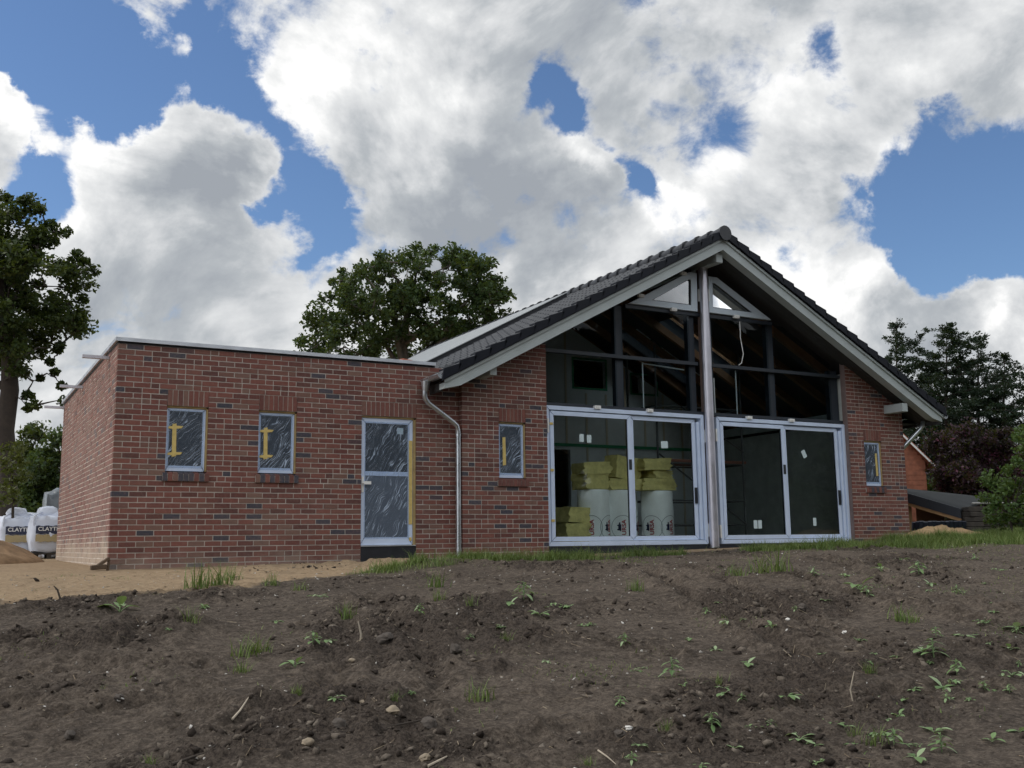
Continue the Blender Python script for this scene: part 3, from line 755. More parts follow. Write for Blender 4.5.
# ---- gutters and downpipes
def gutter(x, y0, y1, z):
    mb = MB(); n = 10; r = .07
    for a, b in ((r, y0),):
        ring = [(math.cos(math.pi + math.pi * k / n) * r, math.sin(math.pi + math.pi * k / n) * r) for k in range(n + 1)]
        bi = len(mb.v)
        for yy in (y0, y1):
            for (dx, dz) in ring: mb.v.append((x + dx, yy, z + dz))
        for k in range(n): mb.f.append([bi + k, bi + k + 1, bi + n + 1 + k + 1, bi + n + 1 + k]); mb.m.append(0); mb.t.append(.5)
        for yy in (y0 - .004, y1 + .004): mb.prism([(x + dx * 1.05, yy, z + dz * 1.05) for dx, dz in ring], (0, .006, 0))
        mb.tube([(x - r, y0, z), (x - r, y1, z)], .008, 6)
    return mb
g = gutter(5.07, YF - .05, -.06, 3.085).build('gutter', MT['zinc'], house, smooth=True)
mb = MB(); mb.tube([(5.03, -.22, 3.03), (5.02, -.22, 2.93), (5.01, -.22, 2.86)], [.085, .065, .046], 14); mb.build('outlet', MT['zinc'], g, smooth=True)
mb = MB(); r = .044
mb.tube([(5.01, -.22, 2.88), (5.005, -.22, 2.78), (5.03, -.21, 2.72), (5.09, -.195, 2.66), (5.60, -.12, 2.36), (5.675, -.115, 2.30), (5.70, -.115, 2.20), (5.70, -.115, 1.9), (5.70, -.115, .02)], r, 16)
for z in (2.16, .16, .30): mb.tube([(5.70, -.115, z), (5.70, -.115, z - .05)], r + .006, 16)
dp = mb.build('downpipe', MT['zinc'], house, smooth=True, ang=50)
mb = MB(); mb.box(5.69, 5.71, -.075, -.003, 1.2, 1.23); mb.build('clip', MT['zinc'], dp)
g = gutter(XR_ + .06, YF - .04, 13.9, zr(XR_) - .0).build('gutter', MT['zinc'], house, smooth=True)
mb = MB(); zz = zr(XR_)
mb.tube([(XR_ + .06, -.30, zz - .06), (17.62, -.30, 2.92), (17.56, -.30, 2.80), (17.50, -.285, 2.72), (17.26, -.06, 2.38), (17.20, .01, 2.28), (17.19, .03, 2.1), (17.19, .03, .1)], .05, 16)
mb.build('downpipe', MT['zinc'], house, smooth=True, ang=50)

# ---- windows
def ring(mb, x0, x1, z0, z1, w, y0, y1, gap=.0065, mi=0, wb=None, wt=None):
    wb = wb or w; wt = wt or w; g_ = gap
    P = lambda x, z: (x, y0, z)
    dv = (0, y1 - y0, 0)
    mb.prism([P(x0 + g_, z1), P(x1 - g_, z1), P(x1 - w - g_, z1 - wt), P(x0 + w + g_, z1 - wt)][::-1], dv, mi)
    mb.prism([P(x0 + g_, z0), P(x1 - g_, z0), P(x1 - w - g_, z0 + wb), P(x0 + w + g_, z0 + wb)], dv, mi)
    mb.prism([P(x0, z0 + g_), P(x0 + w, z0 + wb + g_), P(x0 + w, z1 - wt - g_), P(x0, z1 - g_)], dv, mi)
    mb.prism([P(x1, z0 + g_), P(x1 - w, z0 + wb + g_), P(x1 - w, z1 - wt - g_), P(x1, z1 - g_)][::-1], dv, mi)
def tape(mb, x, z0, z1, y, w=.055, arms=True):
    rnd = random.Random(int(x * 100))
    mb.prism([(x - w / 2, y - .002, z0), (x + w / 2 + .006, y - .002, z0 + .012), (x + w / 2 - .004, y - .002, z1), (x - w / 2 - .004, y - .002, z1 - .01)], (0, .0018, 0))
    if arms:
        for z in (z0 + .05, z1 - .06):
            pts = [(x - .10, y - .004, z - .02), (x - .01, y - .004, z - .028), (x + .10, y - .004, z - .012), (x + .13, y - .004, z + .022), (x + .02, y - .004, z + .026), (x - .09, y - .004, z + .012)]
            mb.prism(pts, (0, .0015, 0))
def small_window(x0, x1, yface, tape_left, label=None, film='film', wtape=True):
    z0, z1 = 1.405, ZL - .03; y = yface + .055
    fr = MB(); ring(fr, x0 + .004, x1 - .03, z0, z1, .045, y, y + .07, wb=.085)
    f = fr.build('window', MT['frame'], house, bevel=.004)
    if label: f['label'] = label
    mb = MB(); ring(mb, x0 + .05, x1 - .076, z0 + .087, z1 - .047, .02, y + .012, y + .06); mb.build('gasket', MT['gasket'], f)
    mb = MB(); mb.box(x0 + .052, x1 - .078, y + .03, y + .036, z0 + .09, z1 - .05); mb.build('pane', MT['darkglass'], f)
    mb = MB(); mb.quad((x0 + .022, y - .006, z0 + .05), (x1 - .05, y - .006, z0 + .05), (x1 - .05, y - .006, z1 - .022), (x0 + .022, y - .006, z1 - .022)); mb.build('film', MT[film], f)
    mb = MB(); mb.box(x1 - .027, x1 - .001, yface + .03, y + .075, z0, z1 + .001); mb.box(x0 + .002, x1 - .028, yface + .035, y + .075, z1 + .002, z1 + .028); mb.build('reveal_board', MT['tanw'], f)
    if wtape:
        mb = MB(); tx = x0 + .13 if tape_left else x1 - .15
        tape(mb, tx, z0 + .22, z0 + .74, y - .008, .06, yface > -.05); mb.build('tape', MT['yellow'], f)
    return f
small_window(*WIN[0], 0, True); small_window(*WIN[1], 0, True, film='film2')
small_window(*GW[0], GY_, True); small_window(*GW[1], GY_, False, film='film2')
# door
dx0, dx1 = DOOR; y = .05; z0, z1 = .235, ZL - .03
mb = MB(); ring(mb, dx0 + .004, dx1 - .05, z0, z1, .085, y, y + .07, wb=.13, wt=.09)
mb.box(dx0 + .09, dx1 - .137, y + .006, y + .06, 1.40, 1.475)
dr = mb.build('door', MT['frame'], house, bevel=.004)
mb = MB(); mb.box(dx0 + .09, dx1 - .137, y + .03, y + .04, 1.476, z1 - .092); mb.build('pane', MT['darkglass'], dr)
mb = MB(); mb.box(dx0 + .09, dx1 - .137, y + .02, y + .04, z0 + .132, 1.398); mb.build('door_panel', mat('door_panel', (.075, .09, .115), .45, var=.08), dr)
mb = MB(); mb.quad((dx0 + .07, y - .006, z0 + .11), (dx1 - .115, y - .006, z0 + .11), (dx1 - .115, y - .006, z1 - .06), (dx0 + .07, y - .006, z1 - .06)); mb.build('film', MT['film2'], dr)
mb = MB(); mb.box(dx1 - .125, dx1 - .06, y - .009, y - .004, .58, 2.02); mb.box(dx1 - .115, dx1 - .07, y - .009, y - .004, .30, .36); mb.build('tape', MT['yellow'], dr)
mb = MB(); mb.box(dx1 - .046, dx1 - .002, .03, .12, z0 - .02, z1 + .001); mb.box(dx0 + .004, dx1 - .048, .03, .12, z1 + .002, z1 + .028); mb.build('reveal_board', MT['tanw'], dr)
mb = MB(); mb.box(dx0 + .02, dx0 + .06, y - .014, y - .002, 1.12, 1.38); mb.tube([(dx0 + .04, y - .01, 1.27), (dx0 + .04, y - .06, 1.27), (dx0 + .17, y - .06, 1.275)], .012, 8)
mb.box(dx0 + .05, dx0 + .17, y - .075, y - .045, 1.25, 1.30); mb.build('handle', MT['white'], dr)
mb = MB(); mb.box(dx1 - .33, dx1 - .22, y + .022, y + .028, 2.13, 2.24); mb.build('sticker', MT['sticker'], dr)
mb = MB(); mb.box(dx0 + .002, dx1 - .002, .012, .1, -.15, z0 - .022); mb.box(dx0 + .002, dx1 - .01, -.004, .1, z0 - .02, z0 - .004, 1); mb.build('threshold', [MT['black'], MT['coping']], house)

# ---- wide glazing
YG = -.022
def slider(x0, x1, zt, mid, mirrored):
    z0 = .172
    mb = MB(); ring(mb, x0, x1, z0, zt, .078, YG, YG + .16)
    f = mb.build('sliding_door', MT['frame'], house, bevel=.004)
    mb = MB(); mb.box(x0 + .01, x1 - .01, YG + .05, YG + .15, z0 + .012, z0 + .05); mb.box(x0 + .01, x1 - .01, YG + .05, YG + .15, zt - .05, zt - .012); mb.box(x0 + .012, x0 + .05, YG + .05, YG + .15, z0 + .05, zt - .05)
    mb.box(x1 - .05, x1 - .012, YG + .05, YG + .15, z0 + .05, zt - .05); mb.build('gasket', MT['gasket'], f)
    # fixed sash, then the sliding one set deeper with its stile short of the jamb
    for k, (a, b, y) in enumerate(((x0 + .102, mid + .075, YG + .012), (mid - .0, x1 - .19, YG + .055))):
        mb = MB(); ring(mb, a + (.078 if k else 0), b, z0 + .088, zt - .098, .082, y, y + .05)
        s = mb.build('sash', MT['frame'], f, bevel=.004)
        mb = MB(); ring(mb, a + .01, b - .01, z0 + .09, zt - .1, .085, y + .02, y + .045, gap=0); mb.build('gasket', MT['gasket'], f)
        mb = MB(); mb.box(a + .08, b - .08, y + .024, y + .03, z0 + .165, zt - .17); mb.build('pane', MT['glass'], f)
    mb = MB(); mb.box(x1 - .165, x1 - .095, YG + .03, YG + .10, z0 + .09, zt - .15); mb.build('jamb_strip', MT['frame'], f, bevel=.004)
    mb = MB(); mb.box(x1 - .265, x1 - .20, YG + .035, YG + .055, .98, 1.30); mb.box(x1 - .245, x1 - .225, YG + .015, YG + .034, 1.06, 1.22); mb.build('handle', MT['gasket'], f)
    mb = MB(); mb.box(mid + .0, mid + .065, YG + .002, YG + .011, 1.62, 1.82); mb.build('latch', MT['gasket'], f)
    return f
ZTL = 2.785
SL = slider(7.56, 11.33, ZTL, 9.44, False); SR = slider(11.665, 15.345, ZTL - .02, 13.46, True)
SL['label'] = 'sliding door beside the downpipe, stacked insulation behind it'; SR['label'] = 'sliding door nearer the conifers'
def stickers(f, lst, y):
    for (x, z, w_, h_, rot) in lst:
        mb = MB(); c, s = math.cos(rot), math.sin(rot)
        mb.obox((x, y, z), ((c, 0, s), (0, 1, 0), (-s, 0, c)), (w_ / 2, .001, h_ / 2)); mb.build('sticker', MT['sticker'], f)
for z in (2.42, 1.55, .62):
    mb = MB(); mb.box(7.645, 7.72, YG - .004, YG - .001, z, z + .045); mb.build('tape', MT['yellow'], SL)
stickers(SL, [(8.37, 2.2, .10, .15, .0), (8.54, 2.19, .10, .15, 0), (10.33, 2.14, .17, .14, .05)], YG + .03)
stickers(SR, [(12.62, .56, .1, .17, 0), (12.74, .56, .1, .17, 0), (14.1, 2.07, .11, .17, .45), (14.3, .61, .09, .17, 0)], YG + .03)
mb = MB(); mb.box(OPEN[0] + .002, 11.33, -.03, .1, -.12, .166); mb.box(11.34, OPEN[1] - .002, -.031, .1, -.12, .164); mb.build('plinth_membrane', MT['black'], house)
# upper glazing
gg = MB()
gg.box(7.56, 15.34, .012, .06, 2.79, 2.85)                                  # black joint over the doors
gg.box(9.5, 13.4, .03, .12, 4.86, 4.935)
ug = gg.build('gable_glazing', MT['anthr'], house)
for (a, b) in ((7.57, 11.28), (11.62, 15.34)): mb = MB(); mb.box(a, b, .02, .10, 3.815, 3.885); mb.build('transom', MT['anthr'], ug)
for (a, b) in ((9.26, 9.45), (13.26, 13.45), (15.07, 15.33), (11.10, 11.27), (11.61, 11.74)):
    t = min(zr(a), zr(b)) - .30; mb = MB(); mb.box(a, b, .104, .22, 2.832, min(t, 4.93) if not 11 < a < 12 else t); mb.build('mullion', MT['anthr'], ug)
for (a, b) in ((7.55, 9.26), (9.45, 11.10), (11.74, 13.26), (13.45, 15.07)):
    mb = MB(); m_ = (a + b) / 2; za, zb = zr(a) - .29, zr(b) - .29
    top = 4.86
    pts = [(a, .05, 2.83), (b, .05, 2.83)]
    if min(za, zb) >= top: pts += [(b, .05, top), (a, .05, top)]
    elif max(za, zb) <= top: pts += [(b, .05, zb), (a, .05, za)]
    else:
        xc = XM - (ZTOP - .29 - top) / SLOPE * (1 if a < XM else -1)
        pts += ([(b, .05, top), (xc, .05, top), (a, .05, za)] if a < XM else [(b, .05, zb), (xc, .05, top), (a, .05, top)])
    mb.prism(pts, (0, .006, 0))
    mb.build('pane', MT['glassup'], ug)
# triangular vents
def vent(pts, gl):
    mb = MB(); n = len(pts); c = np.mean(pts, 0)
    mb2 = MB()
    P = lambda q, y: (q[0], y, q[1])
    o_ = [P(q, YG) for q in pts]; i_ = [P(q, YG) for q in gl]
    m3 = MB()
    # frame as a ring between outline and glass
    for k in range(len(gl)):
        k2 = (k + 1) % len(gl)
        m3.prism([P(pts[k], YG), P(pts[k2], YG), P(gl[k2], YG), P(gl[k], YG)], (0, .09, 0))
    f = m3.build('vent_window', MT['frame2'], house, bevel=.003)
    g1 = [np.array(gl[k]) + (np.array(np.mean(gl, 0)) - gl[k]) * .06 for k in range(len(gl))]
    m4 = MB()
    for k in range(len(gl)):
        k2 = (k + 1) % len(gl); m4.prism([P(gl[k], YG + .02), P(gl[k2], YG + .02), P(g1[k2], YG + .02), P(g1[k], YG + .02)], (0, .05, 0))
    m4.build('gasket', MT['gasket'], f)
    m5 = MB(); m5.prism([P(q, YG + .045) for q in gl], (0, .005, 0)); m5.build('pane', MT['glassvent'], f)
    return f
vent([(9.56, 4.945), (11.29, 4.945), (11.31, 5.77), (11.12, 5.77)], [(10.12, 5.065), (11.13, 5.065), (11.15, 5.60), (11.11, 5.62)])
vent([(11.60, 4.96), (13.33, 4.96), (11.85, 5.74), (11.62, 5.74)], [(11.71, 5.075), (12.80, 5.075), (11.80, 5.61), (11.72, 5.61)])
# brackets
def bracket(x, z, w_, h0, h1):
    mb = MB(); mb.box(x - w_, x + w_, YG - .032, YG + .03, z - h0, z + h1); mb.box(x - w_ * .5, x + w_ * .3, YG - .04, YG - .033, z - h0 * .4, z + h1 * .4); mb.build('bracket', MT['white'], house)
for (x, z) in ((8.72, ZTL + .02), (9.97, ZTL + .02), (12.55, ZTL), (13.75, ZTL), (10.66, 4.93), (12.33, 4.94), (9.85, 5.13), (10.95, 5.72)): bracket(x, z, .07, .035, .03)
for (x, z) in ((11.36, 2.35), (11.63, 2.38), (15.375, 2.25), (11.36, .45), (11.64, .42), (15.375, .32), (7.60, 2.4), (11.355, 5.3), (11.58, 5.32)): bracket(x, z, .018, .13, .13)
# post between the doors
mb = MB(); mb.box(11.40, 11.55, .03, .12, .04, 5.9); po = mb.build('post', MT['brownp'], house)
mb = MB(); mb.tube([(11.435, -.07, .12), (11.435, -.07, 5.88)], .098, 28); mb.build('post_cover', MT['steel'], po, smooth=True, ang=60)
mb = MB(); mb.tube([(11.435, -.07, .10), (11.435, -.07, .118)], .108, 24); mb.build('foot_ring', MT['zinc'], po, smooth=True)
mb = MB(); mb.box(15.347, OPEN[1] - .001, -.11, .02, .1, 4.15); mb.build('reveal_board', MT['brownp'], house)
mb = MB(); mb.tube([(12.46, .02, 4.85), (12.44, .0, 4.5), (12.50, .0, 4.15), (12.45, .01, 3.95), (12.37, .02, 3.9)], .008, 6); mb.build('cable', MT['white'], house, smooth=True)
for (x, z0, z1) in ((12.38, 2.86, 3.8), (11.78, 2.86, 3.6), (9.95, 2.86, 3.8)):
    mb = MB(); mb.tube([(x, .14, z1), (x, .14, z0)], .014, 6); mb.build('conduit', MT['white'], house, smooth=True)
mb = MB(); mb.tube([(9.95, .14, 3.78), (11.0, .14, 3.72)], .014, 6); mb.build('conduit', MT['white'], house, smooth=True)

# ---- rear room wall with two dark roof-height windows, seen through the glass
mb = MB(); YI = 6.0
def panel_wall(holes):
    xs = sorted({6.12, X2 - .31, *[h[0] for h in holes], *[h[1] for h in holes]})
    for a, b in zip(xs[:-1], xs[1:]):
        def zt(x): return zr(x) - .25
        segs = [(.1, None)]
        for h in holes:
            if h[0] <= a + 1e-6 and h[1] >= b - 1e-6: segs = [(.1, h[2]), (h[3], None)]
        for (p, q) in segs:
            if q is not None: mb.prism([(a, YI, p), (b, YI, p), (b, YI, q), (a, YI, q)], (0, .12, 0))
            elif a < XM < b: mb.prism([(a, YI, p), (b, YI, p), (b, YI, zt(b)), (XM, YI, zt(XM)), (a, YI, zt(a))], (0, .12, 0))
            else: mb.prism([(a, YI, p), (b, YI, p), (b, YI, zt(b)), (a, YI, zt(a))], (0, .12, 0))
H = [(12.05, 13.05, 4.25, 4.99), (13.9, 14.72, 4.2, 4.7), (9.6, 11.9, .1, 2.6), (14.2, 14.9, .1, 2.3)]
panel_wall(H)
rw = mb.build('room_wall', MT['board'], house)
mb = MB()
for x in np.arange(6.8, 16.6, .625):
    if any(h[0] - .05 < x < h[1] + .05 and h[3] < 3 for h in H): mb.box(x - .03, x + .03, YI - .012, YI, 2.7, zr(x) - .3)
    elif any(h[0] - .05 < x < h[1] + .05 for h in H): mb.box(x - .03, x + .03, YI - .012, YI, .1, 4.1)
    else: mb.box(x - .03, x + .03, YI - .012, YI, .1, zr(x) - .3)
mb.build('batten', MT['boardd'], rw)
mb = MB()
for h in H[:2]: ring(mb, h[0] - .05, h[1] + .05, h[2] - .05, h[3] + .05, .05, YI - .016, YI - .002, gap=0)
for (a, b) in ((7.2, 8.1), (10.2, 11.2), (13.2, 13.8), (15, 16.2)): mb.box(a, b, YI - .02, YI - .013, 3.66, 3.74)
mb.box(8.4, 16.6, YI - .021, YI - .014, 2.68, 2.76)
mb.build('tape', MT['green'], rw)
# ------------------------------------------------------------------ inside the room
def plane_pt(px, py, Y):
    d = ray(px, py); return CAM + d * ((Y - CAM[1]) / d[1])
bagm = mat('white_film_roll', (.90, .93, .93), .38, var=.06, vscale=5, bump=.5, bscale=9)
wool = mat('yellow_wool', (.60, .53, .21), .95, var=.22, vscale=9, bump=.9, bscale=26)
redm = mat('red_print', (.42, .05, .06), .6); navy = mat('navy_print', (.015, .02, .06), .6)
lineg = mat('grey_print', (.16, .20, .22), .6)
def text_mesh(txt, size, mats, name, parent, loc, rot, extr=.001, bend=None, squeeze=1.0):
    cu = bpy.data.curves.new(name, 'FONT'); cu.body = txt; cu.size = size; cu.align_x = 'CENTER'; cu.align_y = 'CENTER'; cu.extrude = extr; cu.offset = size * .018
    tmp = bpy.data.objects.new(name, cu); COL.objects.link(tmp); dg = bpy.context.evaluated_depsgraph_get(); dg.update()
    me = bpy.data.meshes.new_from_object(tmp.evaluated_get(dg)); bpy.data.objects.remove(tmp)
    n = len(me.vertices); co = np.empty(n * 3, np.float32); me.vertices.foreach_get('co', co); co = co.reshape(-1, 3); co[:, 0] *= squeeze
    if bend is not None: co = bend(co)
    me.vertices.foreach_set('co', co.ravel()); me.materials.clear(); me.materials.append(mats)
    ob = bpy.data.objects.new(name, me); COL.objects.link(ob); ob.parent = parent; ob.location = loc; ob.rotation_euler = rot
    return ob
rolls = [(9.22, .95, .325, 'white film-wrapped insulation roll at the end of the row by the loose batts', 0), (9.84, 1.0, .305, 'white film-wrapped insulation roll second from the loose batts', .5), (10.30, 1.45, .30, 'white film-wrapped insulation roll half hidden by the door mullion', 0.2), (10.86, 1.02, .335, 'white film-wrapped insulation roll standing alone beside the scaffold', -.3)]
for i, (x, y, r, lab, ph) in enumerate(rolls):
    t = thing('insulation_roll', lab, 'insulation roll', (x, y, .102), 'insulation rolls standing behind the glass')
    mb = MB(); n = 40; hs = [0, .03, .25, .5, .75, 1.0, 1.12, 1.17, 1.18]; rs = [.94, 1, 1.01, .99, 1, .985, .98, .93, .2]
    rnd = random.Random(i); b = 0
    for h, q in zip(hs, rs):
        for k in range(n):
            a = 2 * math.pi * k / n; wob = 1 + .014 * math.sin(5 * a + h * 4 + i) + .008 * math.sin(11 * a + h * 7) + (.02 * math.sin(17 * a) if h > 1.05 else 0)
            mb.v.append((math.cos(a) * r * q * wob, math.sin(a) * r * q * wob, h))
    for j in range(len(hs) - 1):
        for k in range(n): mb.f.append([j * n + k, j * n + (k + 1) % n, (j + 1) * n + (k + 1) % n, (j + 1) * n + k]); mb.m.append(0); mb.t.append(.5)
    mb.build('wrap', bagm, t, smooth=True, ang=60)
    def onroll(a0, rr):
        return lambda co: np.stack([np.sin(a0 + co[:, 0] / rr) * (rr + co[:, 2]), -np.cos(a0 + co[:, 0] / rr) * (rr + co[:, 2]), co[:, 1]], 1)
    for a0 in (-.75 + ph, .55 + ph):
        rr = r * 1.022
        c_ = MB(); m_ = 40
        for k in range(m_):
            q0, q1 = 2 * math.pi * k / m_, 2 * math.pi * (k + 1) / m_
            for (R0, R1) in ((.235, .243),):
                pts = [(R0 * math.cos(q0), R0 * math.sin(q0)), (R1 * math.cos(q0), R1 * math.sin(q0)), (R1 * math.cos(q1), R1 * math.sin(q1)), (R0 * math.cos(q1), R0 * math.sin(q1))]
                co = onroll(a0, rr)(np.array([[p[0], p[1] + .42, .0] for p in pts])); c_.add(co, [(0, 1, 2, 3)])
        c_.build('ring_print', lineg, t)
        def rot90(f): return lambda co: f(np.stack([-co[:, 1], co[:, 0], co[:, 2]], 1))
        tx = text_mesh('URSA', .125, redm, 'lettering', t, (0, 0, .42), (0, 0, 0), bend=rot90(onroll(a0 + .06, rr + .001)))
        em = MB()   # small navy four-legged emblem beside the lettering
        for (u0, u1, v0, v1) in ((-.105, -.045, -.06, .06), (-.125, -.105, -.055, -.03), (-.125, -.105, .03, .05), (-.09, -.06, .06, .10), (-.07, -.05, -.075, -.06)):
            co = onroll(a0, rr + .001)(np.array([[u0, v0, 0], [u1, v0, 0], [u1, v1, 0], [u0, v1, 0]], float)); co[:, 2] += .42; em.add(co, [(0, 1, 2, 3)])
        em.build('emblem', navy, t)
def batt(loc, size, rz, lab, seed, tilt=0.0):
    rnd = np.random.default_rng(seed); nx, ny, nz = 9, 7, 5
    vs, fs = [], []; hx, hy, hz = size[0] / 2, size[1] / 2, size[2] / 2
    bm = MB(); 
    import bmesh
    b = bmesh.new(); bmesh.ops.create_cube(b, size=1); bmesh.ops.subdivide_edges(b, edges=b.edges[:], cuts=5, use_grid_fill=True)
    for v in b.verts:
        p = v.co; s_ = .14 * vnoise(np.array([p.x * 4 + seed]), np.array([p.y * 4 + p.z * 5]), seed)[0]
        s2 = .14 * vnoise(np.array([p.z * 6 + seed * 3]), np.array([p.x * 5 - p.y * 3]), seed + 5)[0]
        lay_ = .008 * math.sin(p.z * 40)
        v.co = Vector((p.x * size[0] * (1 + s_) + lay_ + s2 * .4, p.y * size[1] * (1 + s2), (p.z + .5) * size[2] + s_ * .3 * abs(p.z)))
    me = bpy.data.meshes.new('wool_batt'); b.to_mesh(me); b.free(); me.materials.append(wool)
    me.polygons.foreach_set('use_smooth', [True] * len(me.polygons)); me.set_sharp_from_angle(angle=math.radians(50))
    o = bpy.data.objects.new('wool_batt', me); COL.objects.link(o); o.location = loc; o.rotation_euler = (0, tilt, rz)
    return tag(o, lab, 'insulation batt', 'yellow insulation batts behind the glass')
batt((8.72, .95, .102), (.46, .5, .24), .05, 'yellow batt on the floor, lowest of the small stack by the jamb', 1)
batt((8.72, .95, .345), (.52, .5, .27), -.08, 'yellow batt in the middle of the small stack by the jamb', 2)
batt((8.75, .95, .62), (.60, .5, .30), .1, 'yellow batt on top of the small stack by the jamb', 3, .03)
batt((9.18, .98, 1.285), (.55, .5, .30), .05, 'yellow batt lying on the end roll, under another batt', 4)
batt((9.22, .98, 1.58), (.62, .52, .24), -.05, 'yellow batt on top of the pair over the end roll', 5, -.05)
batt((9.98, 1.1, 1.285), (.86, .55, .22), .02, 'long flat yellow batt lying across the two middle rolls', 6)
batt((9.80, 1.0, 1.51), (.34, .34, .46), .3, 'yellow batt standing upright over the middle rolls', 7, .14)
batt((10.2, 1.25, 1.51), (.5, .5, .44), -.1, 'thick yellow batt behind the door mullion', 8)
batt((10.75, 1.05, 1.285), (.88, .55, .24), .04, 'long yellow batt lying on the lone roll', 9)
batt((10.86, 1.05, 1.53), (.5, .5, .17), .12, 'short curled yellow batt between two others over the lone roll', 10, .04)
batt((10.72, 1.0, 1.70), (.70, .5, .24), -.02, 'topmost yellow batt over the lone roll', 11, -.03)
# scaffold
sc_ = thing('scaffold_tower', 'dark tube scaffold tower standing in the unfinished room behind the glass', 'scaffold', (12.5, 2.6, .102))
sm = mat('scaffold_tube', (.10, .10, .10), .5, metal=.3, var=.2); smr = mat('scaffold_board', (.22, .09, .06), .7, var=.2); smp = mat('pale_prop', (.42, .38, .30), .5, var=.1)
def P3(x, y, z): return (x - 12.5, y - 2.6, z - .102)
for (x, y) in ((11.9, 2.3), (14.4, 2.3), (11.9, 3.4), (14.4, 3.4)):
    mb = MB(); mb.tube([P3(x, y, .104), P3(x, y, 4.7)], .026, 10); mb.build('upright', sm, sc_, smooth=True)
mb = MB()
for z in (.6, 1.15, 2.0, 3.3):
    for y in (2.3, 3.4): mb = MB(); mb.tube([P3(11.9, y, z), P3(14.4, y, z)], .02, 8); mb.build('ledger', sm, sc_, smooth=True)
    for x in (11.9, 14.4): mb = MB(); mb.tube([P3(x, 2.3, z), P3(x, 3.4, z)], .02, 8); mb.build('ledger', sm, sc_, smooth=True)
for p_, q_ in ((P3(11.9, 2.27, 2.2), P3(14.4, 2.27, .6)), (P3(14.4, 2.27, 2.3), P3(12.6, 2.27, 3.3))): mb = MB(); mb.tube([p_, q_], .02, 8); mb.build('brace', sm, sc_, smooth=True)
mb = MB(); mb.box(*[v for p in zip(P3(11.8, 2.3, 2.03), P3(14.5, 3.4, 2.09)) for v in p]); mb.build('deck_board', smr, sc_)
pr_ = thing('wooden_prop', 'thin pale upright prop standing just behind the sliding door', 'prop', (12.28, .55, .102))
mb = MB(); mb.tube([(0, 0, .002), (-.02, 0, 2.5)], .022, 10); mb.build('shaft', smp, pr_, smooth=True)
mb = MB(); mb.box(-.06, .06, -.06, .06, 0, .006); mb.build('foot_plate', smp, pr_)
# ------------------------------------------------------------------ foliage tools
def leaf_quads(cent, rad, n, size, rng, asp=.5, droop=0.0, flat=.6, tone_c=None):
    K = len(cent); N = K * n
    c = np.repeat(cent, n, 0); r = np.repeat(rad, n)
    d = rng.normal(size=(N, 3)); d /= np.linalg.norm(d, axis=1)[:, None]
    p = c + d * (r * rng.random(N) ** .45)[:, None] * np.array([1, 1, flat + .2])
    nrm = rng.normal(size=(N, 3)) + np.array([0, 0, .7]); nrm /= np.linalg.norm(nrm, axis=1)[:, None]
    a = np.cross(nrm, rng.normal(size=(N, 3))); a /= np.linalg.norm(a, axis=1)[:, None] + 1e-9; a[:, 2] -= droop; b = np.cross(nrm, a)
    s = size * rng.uniform(.6, 1.35, N)[:, None]
    v = np.stack([p - a * s, p + b * s * asp, p + a * s, p - b * s * asp], 1).reshape(-1, 3)
    f = np.arange(N * 4).reshape(-1, 4)
    base = np.repeat(rng.normal(.45, .14, K) if tone_c is None else tone_c, n)
    return v, f, np.clip(base + rng.normal(0, .16, N), 0, 1)
def branches(mb, trunk, tr, ends, rng, r0=.06, n_main=8):
    """curved limbs from the trunk to the clumps, twigs from the limbs"""
    trunk = [np.array(q, float) for q in trunk]; ends = np.asarray(ends)
    order = rng.permutation(len(ends)); limbs = []
    for k, i in enumerate(order):
        e = ends[i]
        if k < n_main:
            j = rng.integers(max(1, len(trunk) // 2), len(trunk)); s = trunk[j]; r_a = tr[j] * .55; 
        else:
            if limbs:
                L = np.array([q for l in limbs for q in l]); dd = np.linalg.norm(L - e, axis=1) + np.maximum(0, L[:, 2] - e[2]) * 1.5; s = L[int(np.argmin(dd))]
            r_a = r0 * .5
        m = (s + e) / 2 + np.array([0, 0, .12 * np.linalg.norm(e - s)]) * (1 if k < n_main else .3) + rng.normal(0, .06, 3) * np.linalg.norm(e - s)
        pts = [s, s * .5 + m * .5 + rng.normal(0, .02, 3), m, m * .5 + e * .5 + rng.normal(0, .03, 3), e]
        rr = [r_a, r_a * .8, r_a * .6, r_a * .4, r_a * .18]
        mb.tube(pts, rr, 7 if k < n_main else 5, cap=False)
        limbs.append(pts[1:])
def make_tree(name, label, cat, base, trunk, tr, clumps, crad, n, size, lm, bk, seed, group=None, n_main=8, asp=.5, r0=.06, flat=.6, roots=True):
    rng = np.random.default_rng(seed); base = np.array(base, float)
    t = thing(name, label, cat, tuple(base), group)
    mb = MB(); L = [np.array(q, float) - base for q in trunk]; mb.tube(L, tr, 12)
    branches(mb, L, tr, np.asarray(clumps) - base, rng, r0, n_main)
    mb.build('trunk', bk, t, smooth=True, ang=60)
    v, f, tone = leaf_quads(np.asarray(clumps) - base, np.asarray(crad), n, size, rng, asp, flat=flat)
    np_mesh('crown', v, f, lm, t, tone)
    return t
def lobes_to_clumps(lobes, n, rng, shell=.5):
    w_ = np.array([l[3] ** 2 for l in lobes]); w_ = w_ / w_.sum(); out_ = []
    for k in range(n):
        l = lobes[rng.choice(len(lobes), p=w_)]; d = rng.normal(size=3); d /= np.linalg.norm(d)
        out_.append(np.array(l[:3]) + d * l[3] * (shell + (1 - shell) * rng.random()) * np.array([1, 1, .9]))
    return np.array(out_)
green1 = leaf_mat('leaf_dark_green', (.012, .022, .007), (.034, .058, .015), (.11, .14, .035), .3)
